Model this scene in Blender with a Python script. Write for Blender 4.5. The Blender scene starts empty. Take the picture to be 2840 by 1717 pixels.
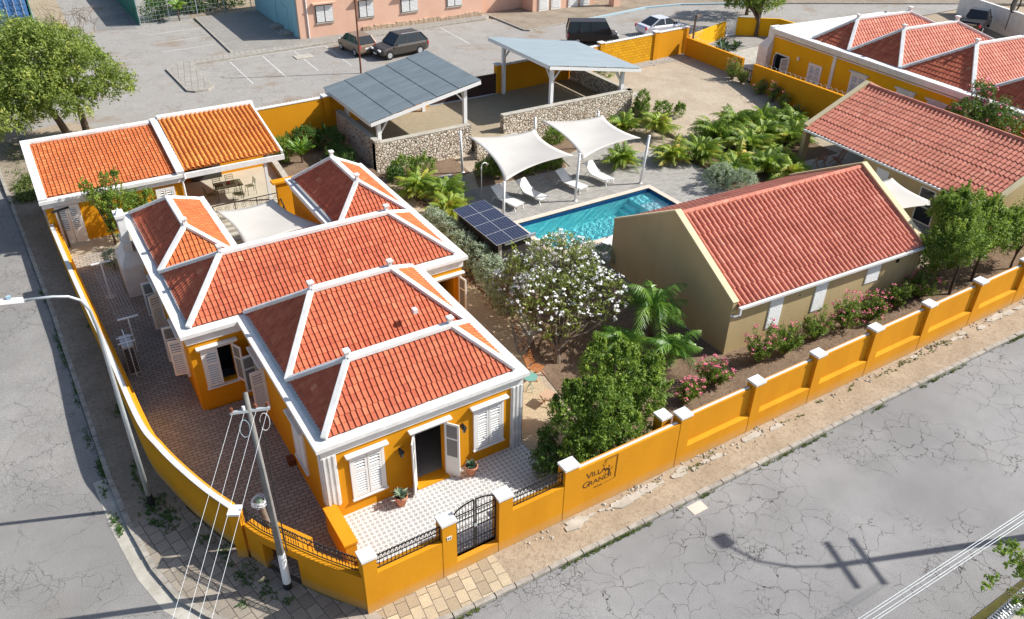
import bpy, bmesh, math, random
from mathutils import Vector, Matrix, noise
R=math.radians
S=bpy.context.scene
COL=S.collection
# ---------------------------------------------------------------- camera
cam_d=bpy.data.cameras.new('camera'); cam=bpy.data.objects.new('camera',cam_d); COL.objects.link(cam)
_y,_p,_r=.56872,-.58062,.02085
_fw=Vector((math.sin(_y)*math.cos(_p),math.cos(_y)*math.cos(_p),math.sin(_p)))
_rt=Vector((math.cos(_y),-math.sin(_y),0)); _up=_rt.cross(_fw)
_r2=_rt*math.cos(_r)+_up*math.sin(_r); _u2=_up*math.cos(_r)-_rt*math.sin(_r)
cam.matrix_world=Matrix(((_r2.x,_u2.x,-_fw.x,-4.53),(_r2.y,_u2.y,-_fw.y,-17.343),(_r2.z,_u2.z,-_fw.z,19.359),(0,0,0,1)))
cam_d.sensor_width=36; cam_d.lens=28.46; cam_d.clip_start=.1; cam_d.clip_end=600
S.camera=cam
# ---------------------------------------------------------------- light
W=bpy.data.worlds.new('World'); S.world=W; W.use_nodes=True
nt=W.node_tree; bg=nt.nodes['Background']; sky=nt.nodes.new('ShaderNodeTexSky')
SUN_EL,SUN_AZ=39.,-21.5        # azimuth counter-clockwise from +x
sky.sky_type='NISHITA'; sky.sun_disc=False; sky.sun_elevation=R(SUN_EL); sky.sun_rotation=R(90-SUN_AZ)
sky.air_density=1.0; sky.dust_density=1.5; sky.ozone_density=1.0
nt.links.new(sky.outputs[0],bg.inputs[0]); bg.inputs[1].default_value=.105
sl=bpy.data.lights.new('sun','SUN'); sun=bpy.data.objects.new('sun',sl); COL.objects.link(sun)
sl.energy=4.9; sl.angle=R(.5); sl.color=(1,.97,.91)
_sd=Vector((math.cos(R(SUN_EL))*math.cos(R(SUN_AZ)),math.cos(R(SUN_EL))*math.sin(R(SUN_AZ)),math.sin(R(SUN_EL))))
sun.rotation_euler=_sd.to_track_quat('Z','Y').to_euler(); sun.location=(30,-20,60)
S.view_settings.view_transform='Standard'; S.view_settings.look='None'; S.view_settings.gamma=1
S.view_settings.exposure=.5
# ---------------------------------------------------------------- materials
def mat(name,col=(.5,.5,.5),rough=.8,var=None,vscale=3,bump=0,bscale=20,metal=0,spec=.3,dirt=None):
    m=bpy.data.materials.new(name); m.use_nodes=True; n=m.node_tree.nodes; l=m.node_tree.links
    p=n['Principled BSDF']; p.inputs['Base Color'].default_value=(*col,1); p.inputs['Roughness'].default_value=rough
    p.inputs['Metallic'].default_value=metal; p.inputs['Specular IOR Level'].default_value=spec
    g=n.new('ShaderNodeNewGeometry')
    if var:
        t=n.new('ShaderNodeTexNoise'); t.inputs['Scale'].default_value=vscale; t.inputs['Detail'].default_value=6; t.inputs['Roughness'].default_value=.62
        l.new(g.outputs['Position'],t.inputs['Vector'])
        r=n.new('ShaderNodeValToRGB'); r.color_ramp.elements[0].position=.35; r.color_ramp.elements[1].position=.65
        r.color_ramp.elements[0].color=(*var,1); r.color_ramp.elements[1].color=(*col,1)
        l.new(t.outputs[0],r.inputs[0]); l.new(r.outputs[0],p.inputs['Base Color'])
    if bump:
        t=n.new('ShaderNodeTexNoise'); t.inputs['Scale'].default_value=bscale; t.inputs['Detail'].default_value=4
        l.new(g.outputs['Position'],t.inputs['Vector'])
        b=n.new('ShaderNodeBump'); b.inputs['Strength'].default_value=bump; b.inputs['Distance'].default_value=.02
        l.new(t.outputs[0],b.inputs['Height']); l.new(b.outputs[0],p.inputs['Normal'])
    return m
class NG:
    "tiny node graph helper"
    def __init__(s,name,rough=.85,spec=.2):
        s.m=bpy.data.materials.new(name); s.m.use_nodes=True; s.n=s.m.node_tree.nodes; s.l=s.m.node_tree.links
        s.p=s.n['Principled BSDF']; s.p.inputs['Roughness'].default_value=rough; s.p.inputs['Specular IOR Level'].default_value=spec
        s.pos=s.n.new('ShaderNodeNewGeometry').outputs['Position']
    def put(s,inp,v):
        if isinstance(v,bpy.types.NodeSocket): s.l.new(v,inp)
        elif isinstance(v,(tuple,list)) and len(v)==3 and inp.type=='RGBA': inp.default_value=(*v,1)
        else: inp.default_value=v
    def math(s,op,a,b=0.,c=None,clamp=False):
        q=s.n.new('ShaderNodeMath'); q.operation=op; q.use_clamp=clamp; s.put(q.inputs[0],a); s.put(q.inputs[1],b)
        if c is not None: s.put(q.inputs[2],c)
        return q.outputs[0]
    def noise(s,scale,detail=5,rough=.6,vec=None,out=0,dist=0):
        q=s.n.new('ShaderNodeTexNoise'); q.inputs['Scale'].default_value=scale; q.inputs['Detail'].default_value=detail; q.inputs['Roughness'].default_value=rough
        q.inputs['Distortion'].default_value=dist
        s.l.new(vec or s.pos,q.inputs['Vector']); return q.outputs[out]
    def vor(s,scale,feat='F1',vec=None,out='Distance',rand=1):
        q=s.n.new('ShaderNodeTexVoronoi'); q.feature=feat; q.inputs['Scale'].default_value=scale; q.inputs['Randomness'].default_value=rand
        s.l.new(vec or s.pos,q.inputs['Vector']); return q.outputs[out]
    def ramp(s,f,*st):
        q=s.n.new('ShaderNodeValToRGB'); e=q.color_ramp.elements
        while len(e)<len(st): e.new(.5)
        for k,(a,c) in enumerate(st): e[k].position=a; e[k].color=(*c,1) if isinstance(c,(tuple,list)) else (c,c,c,1)
        s.l.new(f,q.inputs[0]); return q.outputs[0]
    def mix(s,f,a,b,mode='MIX'):
        q=s.n.new('ShaderNodeMix'); q.data_type='RGBA'; q.blend_type=mode; s.put(q.inputs[0],f); s.put(q.inputs[6],a); s.put(q.inputs[7],b); return q.outputs[2]
    def vadd(s,a,b):
        q=s.n.new('ShaderNodeVectorMath'); q.operation='ADD'; s.put(q.inputs[0],a); s.put(q.inputs[1],b); return q.outputs[0]
    def vscale(s,a,k):
        q=s.n.new('ShaderNodeVectorMath'); q.operation='SCALE'; s.l.new(a,q.inputs[0]); q.inputs[3].default_value=k; return q.outputs[0]
    def mapping(s,rot=(0,0,0),scale=(1,1,1),loc=(0,0,0),vec=None):
        q=s.n.new('ShaderNodeMapping'); q.inputs['Rotation'].default_value=rot; q.inputs['Scale'].default_value=scale; q.inputs['Location'].default_value=loc
        s.l.new(vec or s.pos,q.inputs[0]); return q.outputs[0]
    def sep(s,v):
        q=s.n.new('ShaderNodeSeparateXYZ'); s.l.new(v,q.inputs[0]); return q.outputs
    def attr(s,name='rnd'):
        q=s.n.new('ShaderNodeAttribute'); q.attribute_name=name; return q.outputs['Fac']
    def color(s,c): s.put(s.p.inputs['Base Color'],c); return s
    def bump(s,h,strength=.5,dist=.02):
        b=s.n.new('ShaderNodeBump'); b.inputs['Strength'].default_value=strength; b.inputs['Distance'].default_value=dist
        s.l.new(h,b.inputs['Height']); s.l.new(b.outputs[0],s.p.inputs['Normal']); return s
def m_wall(name,c1,c2,stain=.0,sc=(.6,.6,.25)):
    g=NG(name,.85,.15); a=g.noise(1.3,6,.65,g.mapping(scale=sc)); b=g.noise(14,4,.6)
    c=g.ramp(a,(.3,c2),(.62,c1)); c=g.mix(g.math('MULTIPLY',g.ramp(b,(.35,1.),(.75,0.)),.12),c,tuple(x*.8 for x in c1))
    if stain:
        z=g.sep(g.pos)[2]; k=g.math('MULTIPLY',g.math('SUBTRACT',1.,g.math('DIVIDE',g.math('ADD',z,.45),.5,clamp=True)),g.noise(2.2,5,.6))
        c=g.mix(g.math('MULTIPLY',k,stain,clamp=True),c,(.46,.33,.19))
    return g.color(c).bump(b,.25,.01).m
def m_tile(name,stops,bumpy=.25):
    g=NG(name,.75,.25); c=g.ramp(g.attr('rnd'),*stops)
    n1=g.noise(.8,4,.6); c=g.mix(g.math('MULTIPLY',g.ramp(n1,(.42,0.),(.75,1.)),.35),c,(.20,.055,.032))
    n2=g.noise(26,4,.65); c=g.mix(g.math('MULTIPLY',g.ramp(n2,(.5,0.),(.8,1.)),.25),c,(.50,.24,.15))
    return g.color(c).bump(n2,bumpy,.01).m
def m_leaf(name,stops,trans=.35,rough=.55):
    g=NG(name,rough,.35); c=g.ramp(g.attr('rnd'),*stops); g.color(c)
    t=g.n.new('ShaderNodeBsdfTranslucent'); g.l.new(g.mix(.5,c,(.35,.5,.05)),t.inputs[0])
    x=g.n.new('ShaderNodeMixShader'); x.inputs[0].default_value=trans
    g.l.new(g.p.outputs[0],x.inputs[1]); g.l.new(t.outputs[0],x.inputs[2]); g.l.new(x.outputs[0],g.n['Material Output'].inputs[0])
    return g.m
M={}
M['yellow']=m_wall('yellow_plaster',(.66,.285,.010),(.60,.25,.009))
M['yellow_street']=m_wall('yellow_street_plaster',(.66,.285,.012),(.58,.24,.010),stain=1.1)
M['yellow_far']=m_wall('yellow_far_plaster',(.80,.42,.012),(.74,.37,.01))
M['white']=m_wall('white_plaster',(.80,.79,.77),(.64,.63,.60),sc=(1.5,1.5,1.5))
M['white_paint']=mat('white_paint',(.80,.80,.79),.45,spec=.4)
M['shutter']=mat('shutter_paint',(.78,.77,.74),.5,spec=.4)
M['shutter_gap_shade']=mat('painted_louvre_shade',(.22,.215,.21),.7)
M['beige']=m_wall('beige_plaster',(.54,.415,.225),(.47,.355,.185))
M['coping']=m_wall('beige_coping',(.66,.56,.36),(.58,.48,.30))
M['pink']=m_wall('pink_plaster',(.74,.47,.35),(.66,.40,.29))
M['blue_wall']=m_wall('pale_blue_plaster',(.30,.52,.58),(.24,.45,.52))
M['grey_wall']=m_wall('grey_plaster',(.62,.60,.57),(.5,.48,.44))
M['white_roof']=mat('white_roof_coat',(.8,.8,.8),.7,var=(.66,.66,.65),vscale=1.2)
M['tile']=m_tile('clay_tile',((0.,(.40,.088,.045)),(.45,(.52,.135,.068)),(.85,(.57,.18,.09)),(1.,(.62,.25,.13))))
M['tile_orange_and_sunlit']=m_tile('orange_and_sunlit_tile',((0.,(.50,.13,.04)),(.5,(.60,.18,.06)),(1.,(.66,.27,.10))))  # annex tile; also the sunlit tone painted on the villa's right slopes
M['tile_yellow']=m_tile('amber_clay_tile',((0.,(.60,.19,.04)),(.5,(.68,.25,.055)),(1.,(.72,.32,.08))))
M['tile_pink']=m_tile('pink_clay_tile',((0.,(.52,.17,.115)),(.5,(.61,.225,.155)),(1.,(.68,.30,.21))))
M['zinc']=mat('zinc_gutter',(.42,.44,.44),.4,metal=.3)
M['grey_gutter']=mat('white_gutter',(.72,.72,.70),.4)
M['black']=mat('black_iron',(.018,.018,.02),.45)
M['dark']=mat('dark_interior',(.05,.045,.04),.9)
M['floor_in']=mat('interior_floor',(.30,.30,.28),.4)
M['steel']=mat('galvanised_steel',(.52,.56,.58),.45,var=(.42,.46,.48),vscale=2,metal=.4)
M['pole_grey']=mat('concrete_pole',(.24,.23,.215),.8,var=(.16,.155,.145),vscale=2)
M['rust']=mat('rusty_pole',(.20,.07,.035),.8,var=(.12,.045,.03),vscale=4)
M['glass']=mat('dark_glass',(.02,.025,.03),.08,spec=.6)
M['terracotta']=mat('terracotta',(.60,.25,.15),.8,var=(.50,.19,.11),vscale=6)
M['soil']=mat('potting_soil',(.07,.045,.03),.95)
M['fabric']=mat('sail_fabric',(.56,.53,.485),.85,var=(.52,.49,.45),vscale=.7)
M['sling']=mat('lounger_sling',(.76,.76,.74),.6)
M['wood']=mat('oiled_wood',(.42,.17,.06),.5,var=(.32,.12,.04),vscale=9)
M['palewood']=mat('pale_wood',(.50,.33,.22),.6)
M['brown_gate']=mat('brown_gate_paint',(.055,.028,.022),.55)
M['concrete']=mat('pale_concrete',(.48,.45,.39),.9,var=(.36,.33,.28),vscale=2.5,bump=.3,bscale=30)
M['kerb']=mat('kerb_stone',(.42,.385,.33),.9,var=(.27,.245,.21),vscale=3,bump=.5,bscale=25)
M['kerb_blue']=mat('blue_kerb_paint',(.30,.50,.62),.8,var=(.42,.47,.48),vscale=4)
M['rock']=mat('limestone_rock',(.55,.42,.30),.9,var=(.36,.25,.17),vscale=3,bump=.6,bscale=12)
M['trunk']=mat('bark',(.14,.10,.07),.9,var=(.08,.055,.04),vscale=8,bump=.6,bscale=30)
M['trunk_pale']=mat('pale_bark',(.24,.19,.145),.9,var=(.14,.105,.08),vscale=8,bump=.5,bscale=30)
M['spike']=mat('galvanised_spikes',(.72,.76,.78),.4,metal=.2)
M['teal']=mat('teal_paint',(.16,.34,.29),.5)
M['olive']=mat('olive_metal',(.11,.125,.06),.5)
M['hose']=mat('black_plastic',(.02,.02,.02),.5)
M['label_white']=mat('enamel_white',(.8,.8,.8),.3)
M['ink']=mat('dark_brown_ink',(.10,.045,.015),.8)
M['cont_blue']=mat('container_blue',(.05,.16,.40),.5,var=(.10,.22,.42),vscale=1.5)
M['net']=mat('green_net',(.05,.19,.14),.9)
M['line']=mat('worn_line_paint',(.62,.62,.60),.8,var=(.40,.39,.37),vscale=5)
M['yellow_line']=mat('yellow_kerb_paint',(.62,.50,.10),.8,var=(.5,.4,.12),vscale=3)
M['amber_dark']=mat('dark_mortar',(.10,.05,.03),.9)
def road(name,c1,c2,c3,crack=1.0,cs=.55,dirt=.3):
    g=NG(name,.9,.15)
    wv=g.vadd(g.pos,g.vscale(g.noise(.9,4,.6,out=1),1.1))
    big=g.noise(.14,5,.6); mid=g.noise(.8,6,.65); fine=g.noise(38,3,.6)
    c=g.ramp(mid,(.3,c2),(.65,c1)); c=g.mix(g.math('MULTIPLY',g.ramp(big,(.42,0.),(.62,1.)),.75),c,c3)
    sp=g.ramp(g.noise(42,3,.6),(.3,.55),(.5,1.),(.72,1.45)); c=g.mix(1.,c,sp,'MULTIPLY')
    d=g.vor(cs,'DISTANCE_TO_EDGE',wv); d2=g.vor(cs*3.1,'DISTANCE_TO_EDGE',g.vadd(g.pos,g.vscale(g.noise(1.7,4,.6,out=1),.5)))
    m1=g.ramp(g.noise(.32,3,.5,g.mapping(loc=(7,3,0))),(.44,0.),(.54,1.)); m2=g.ramp(g.noise(.4,3,.5,g.mapping(loc=(31,11,0))),(.56,0.),(.64,1.))
    l1=g.math('MULTIPLY',g.ramp(d,(.0,1.),(.013,0.)),m1); l2=g.math('MULTIPLY',g.ramp(d2,(.0,1.),(.03,0.)),m2)
    ln=g.math('MULTIPLY',g.math('MAXIMUM',l1,l2),crack,clamp=True)
    c=g.mix(ln,c,(.035,.03,.026))
    if dirt: c=g.mix(g.math('MULTIPLY',g.ramp(g.noise(.35,5,.7,g.mapping(loc=(3,9,1))),(.55,0.),(.72,1.)),dirt),c,(.25,.18,.12))
    h=g.math('SUBTRACT',g.math('MULTIPLY',fine,.25),g.math('MULTIPLY',ln,1.))
    return g.color(c).bump(h,.45,.02).m
M['road']=road('cracked_asphalt',(.30,.292,.285),(.25,.243,.238),(.20,.195,.192),1.,1.25,.08)
M['road_left']=road('old_asphalt',(.295,.283,.268),(.235,.225,.213),(.205,.197,.187),.6,.75,.12)
M['road_back']=road('pale_asphalt',(.345,.325,.30),(.285,.265,.24),(.32,.30,.278),.4,.5,.9)
def sand(name,c1,c2,c3):
    g=NG(name,.95,.1); a=g.noise(.7,6,.7); b=g.noise(9,5,.7)
    c=g.ramp(a,(.35,c2),(.6,c1)); c=g.mix(g.ramp(b,(.48,0.),(.66,1.)),c,c3); c=g.mix(1.,c,g.ramp(g.noise(45,3,.6),(.3,.75),(.6,1.1)),'MULTIPLY')
    return g.color(c).bump(b,.6,.04).m
M['dirt']=sand('sandy_dirt',(.42,.34,.25),(.33,.26,.185),(.27,.21,.15))
M['dirt_dark']=sand('garden_soil',(.25,.175,.12),(.17,.115,.078),(.12,.08,.055))
M['dirt_lot']=sand('dirt_lot',(.47,.395,.30),(.39,.315,.235),(.33,.26,.195))
M['verge']=sand('broken_pavement',(.34,.285,.225),(.24,.195,.15),(.20,.165,.12))
def brick(name,c1,c2,mortar,w,h,rot=0,vscale=.6,dirt=(.2,.16,.12),ms=.012,off=.5):
    g=NG(name,.9,.15); v=g.mapping(rot=(0,0,rot)); q=g.n.new('ShaderNodeTexBrick'); g.l.new(v,q.inputs['Vector'])
    q.inputs['Scale'].default_value=1; q.inputs['Brick Width'].default_value=w; q.inputs['Row Height'].default_value=h; q.inputs['Mortar Size'].default_value=ms; q.inputs['Mortar Smooth'].default_value=.3
    q.offset=off; q.inputs['Color1'].default_value=(*c1,1); q.inputs['Color2'].default_value=(*c2,1); q.inputs['Mortar'].default_value=(*mortar,1); q.inputs['Bias'].default_value=-.1
    c=g.mix(g.math('MULTIPLY',g.ramp(g.noise(vscale,6,.68),(.45,0.),(.7,1.)),.55),q.outputs['Color'],dirt)
    c=g.mix(1.,c,g.ramp(g.noise(22,4,.6),(.3,.82),(.65,1.12)),'MULTIPLY')
    return g.color(c).bump(q.outputs['Fac'],-.4,.01).m
M['pave_side']=brick('brown_brick_paving',(.40,.365,.32),(.31,.28,.245),(.14,.125,.11),.30,.15,R(3),.6,(.20,.165,.13),.016)
M['pave_deck']=brick('grey_brick_paving',(.44,.42,.385),(.30,.285,.26),(.13,.12,.11),.27,.135,R(18),.5,(.31,.29,.265),.014)
M['pave_path']=brick('sand_brick_paving',(.55,.45,.31),(.46,.37,.24),(.30,.23,.15),.21,.07,R(45),.5,(.42,.33,.22))
M['pave_court']=brick('ochre_brick_paving',(.42,.35,.245),(.34,.28,.19),(.20,.16,.11),.21,.105,0,.5,(.33,.27,.19))
M['pave_walk']=brick('stone_slab_paving',(.56,.46,.31),(.32,.25,.17),(.14,.11,.08),.46,.34,R(96),.9,(.33,.28,.22),.014,.35)
M['pave_walk2']=brick('grey_slab_paving',(.36,.31,.25),(.24,.205,.165),(.10,.085,.07),.46,.38,R(80),.9,(.22,.19,.15),.014,.35)
M['pave_grid']=brick('grey_block_paving',(.38,.36,.32),(.31,.29,.26),(.17,.16,.14),.42,.42,R(12),.6,(.28,.25,.21),.02,0)
M['pave_grid2']=brick('worn_block_paving',(.34,.32,.29),(.28,.265,.24),(.17,.16,.14),.3,.15,R(3),.6,(.24,.215,.19),.012,.5)
M['terrace_floor']=mat('annex_terrace_floor',(.50,.46,.36),.6,var=(.45,.41,.32),vscale=1)
M['coping_stone']=mat('pool_coping',(.66,.56,.47),.8,var=(.58,.48,.40),vscale=3)
def m_star():
    g=NG('star_cement_tile',.5,.4); k=1/.165
    sx,sy,_=g.sep(g.mapping(scale=(k,k,k)))
    u=g.math('SUBTRACT',g.math('FRACT',sx),.5); v=g.math('SUBTRACT',g.math('FRACT',sy),.5)
    r=g.math('SQRT',g.math('ADD',g.math('MULTIPLY',u,u),g.math('MULTIPLY',v,v))); th=g.math('ARCTAN2',v,u)
    pet=g.math('ABSOLUTE',g.math('COSINE',g.math('MULTIPLY',th,4.)))
    rad=g.math('ADD',.12,g.math('MULTIPLY',pet,.36)); star=g.math('LESS_THAN',r,rad); hole=g.math('GREATER_THAN',r,.075)
    u2=g.math('SUBTRACT',.5,g.math('ABSOLUTE',u)); v2=g.math('SUBTRACT',.5,g.math('ABSOLUTE',v))
    dia=g.math('LESS_THAN',g.math('ADD',u2,v2),.13)
    f=g.math('MAXIMUM',g.math('MULTIPLY',star,hole),dia); 
    w=g.noise(1.2,5,.6); white=g.ramp(w,(.3,(.66,.64,.61)),(.7,(.76,.74,.71)))
    return g.color(g.mix(g.math('MULTIPLY',f,.82),white,(.20,.195,.19))).m
M['star']=m_star()
def m_stone(name,scale,c1,c2,c3,mortar=(.16,.12,.085),w=.045):
    g=NG(name,.9,.15); v=g.vadd(g.pos,g.vscale(g.noise(5,3,.5,out=1),.06))
    d=g.vor(scale,'DISTANCE_TO_EDGE',v); cid=g.vor(scale,'F1',v,'Color'); cr=g.sep(cid)[0]
    c=g.ramp(cr,(0.,c3),(.35,c2),(1.,c1)); e=g.ramp(d,(0.,0.),(w,0.),(w*2.6,1.))
    c=g.mix(e,mortar,c); c=g.mix(1.,c,g.ramp(g.noise(30,4,.6),(.3,.8),(.65,1.1)),'MULTIPLY')
    return g.color(c).bump(g.ramp(d,(0.,0.),(.16,1.)),.9,.05).m
M['stone']=m_stone('coral_stone_wall',5.6,(.80,.72,.60),(.68,.58,.46),(.46,.36,.27),(.13,.10,.075),.028)
M['stonepave']=m_stone('crushed_stone',4.,(.52,.47,.40),(.42,.36,.29),(.34,.28,.21),(.28,.22,.16))
def m_blocks():
    g=NG('painted_block_wall',.85,.15); v=g.n.new('ShaderNodeCombineXYZ'); x,y,z=g.sep(g.pos); g.l.new(x,v.inputs[0]); g.l.new(z,v.inputs[1])
    q=g.n.new('ShaderNodeTexBrick'); g.l.new(g.vadd(v.outputs[0],g.vscale(g.noise(2,3,.5,out=1),.05)),q.inputs['Vector']); q.inputs['Scale'].default_value=1
    q.inputs['Brick Width'].default_value=.42; q.inputs['Row Height'].default_value=.21; q.inputs['Mortar Size'].default_value=.012
    q.inputs['Color1'].default_value=(.72,.36,.012,1); q.inputs['Color2'].default_value=(.60,.29,.012,1); q.inputs['Mortar'].default_value=(.30,.14,.01,1)
    return g.color(q.outputs[0]).bump(q.outputs['Fac'],-.8,.03).m
M['blocks']=m_blocks()
def m_pool():
    g=NG('pool_mosaic',.5,.3); n=g.noise(1.5,4,.6); w=g.vor(3.2,'DISTANCE_TO_EDGE',g.vadd(g.pos,g.vscale(g.noise(2.4,3,.5,out=1),.5)))
    return g.color(g.ramp(n,(.3,(.30,.86,.88)),(.7,(.42,.90,.90)))).m
M['pool']=m_pool(); M['pool_step']=mat('pale_pool_mosaic',(.80,.88,.88),.5,var=(.70,.84,.85),vscale=4); M['pool_band']=mat('dark_blue_mosaic',(.01,.08,.24),.3,var=(.02,.12,.32),vscale=12)
def m_water():
    m=bpy.data.materials.new('pool_water'); m.use_nodes=True; n=m.node_tree.nodes; l=m.node_tree.links; n.remove(n['Principled BSDF'])
    t=n.new('ShaderNodeBsdfTransparent'); t.inputs[0].default_value=(.78,.99,1.,1); g=n.new('ShaderNodeBsdfGlossy'); g.inputs['Roughness'].default_value=.04
    f=n.new('ShaderNodeFresnel'); f.inputs[0].default_value=1.33; x=n.new('ShaderNodeMixShader'); no=n.new('ShaderNodeTexNoise'); no.inputs['Scale'].default_value=5; no.inputs['Detail'].default_value=4
    ge=n.new('ShaderNodeNewGeometry'); l.new(ge.outputs['Position'],no.inputs['Vector']); b=n.new('ShaderNodeBump'); b.inputs['Strength'].default_value=.9; b.inputs['Distance'].default_value=.05
    l.new(no.outputs[0],b.inputs['Height']); l.new(b.outputs[0],g.inputs['Normal']); l.new(b.outputs[0],f.inputs['Normal'])
    l.new(f.outputs[0],x.inputs[0]); l.new(t.outputs[0],x.inputs[1]); l.new(g.outputs[0],x.inputs[2]); l.new(x.outputs[0],n['Material Output'].inputs[0]); return m
M['water']=m_water()
def m_solar():
    g=NG('solar_cell',.15,.6); t=g.n.new('ShaderNodeTexCoord').outputs['UV']; x,y,_=g.sep(t)
    def ln(v,k,w): f=g.math('FRACT',g.math('MULTIPLY',v,k)); return g.math('MAXIMUM',g.math('LESS_THAN',f,w),g.math('GREATER_THAN',f,1-w))
    f=g.math('MAXIMUM',ln(x,6.,.035),ln(y,10.,.045)); return g.color(g.mix(f,(.012,.016,.045),(.20,.21,.26))).m
M['solar']=m_solar(); M['alu']=mat('aluminium_frame',(.50,.51,.53),.4,metal=.4)
g_=lambda *a:a
M['leaf_mid']=m_leaf('leaf_mid_green',((0.,(.045,.09,.016)),(.45,(.125,.215,.03)),(.8,(.25,.36,.05)),(1.,(.42,.50,.09))))
M['leaf_olive']=m_leaf('leaf_olive_green',((0.,(0.106,0.150,0.031)),(.45,(0.188,0.250,0.050)),(.8,(0.325,0.388,0.088)),(1.,(0.525,0.500,0.112))))
M['leaf_dark']=m_leaf('leaf_dark_green',((0.,(0.025,0.070,0.014)),(.6,(0.056,0.133,0.022)),(1.,(0.119,0.224,0.042))),.25)
M['leaf_silver']=m_leaf('leaf_silver_green',((0.,(.17,.21,.13)),(.5,(.33,.40,.28)),(1.,(.54,.60,.48))),.2,.7)
M['leaf_palm']=m_leaf('leaf_palm',((0.,(.07,.14,.02)),(.35,(.19,.31,.03)),(.6,(.36,.45,.05)),(.85,(.60,.52,.06)),(1.,(.62,.38,.06))),.35,.5)
M['leaf_palm_green']=m_leaf('leaf_palm_green',((0.,(0.042,0.112,0.017)),(.5,(0.105,0.231,0.028)),(1.,(0.238,0.378,0.056))),.3,.4)
M['leaf_plum']=m_leaf('leaf_plumeria',((0.,(.09,.085,.03)),(.45,(.17,.19,.05)),(1.,(.34,.42,.09))))
M['leaf_agave']=m_leaf('leaf_agave',((0.,(.10,.16,.10)),(1.,(.32,.40,.28))),.1)
M['leaf_agave_dark']=m_leaf('leaf_agave_dark',((0.,(.03,.07,.05)),(1.,(.10,.18,.12))),.1)
M['grass']=m_leaf('dry_grass',((0.,(.06,.09,.02)),(.6,(.12,.16,.035)),(1.,(.26,.24,.09))),.2,.8)
M['petal_white']=mat('white_petals',(.80,.80,.76),.6); M['petal_pink']=mat('pink_petals',(.78,.20,.28),.6,var=(.62,.12,.2),vscale=10)
M['petal_red']=mat('red_petals',(.55,.06,.10),.6)
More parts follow.
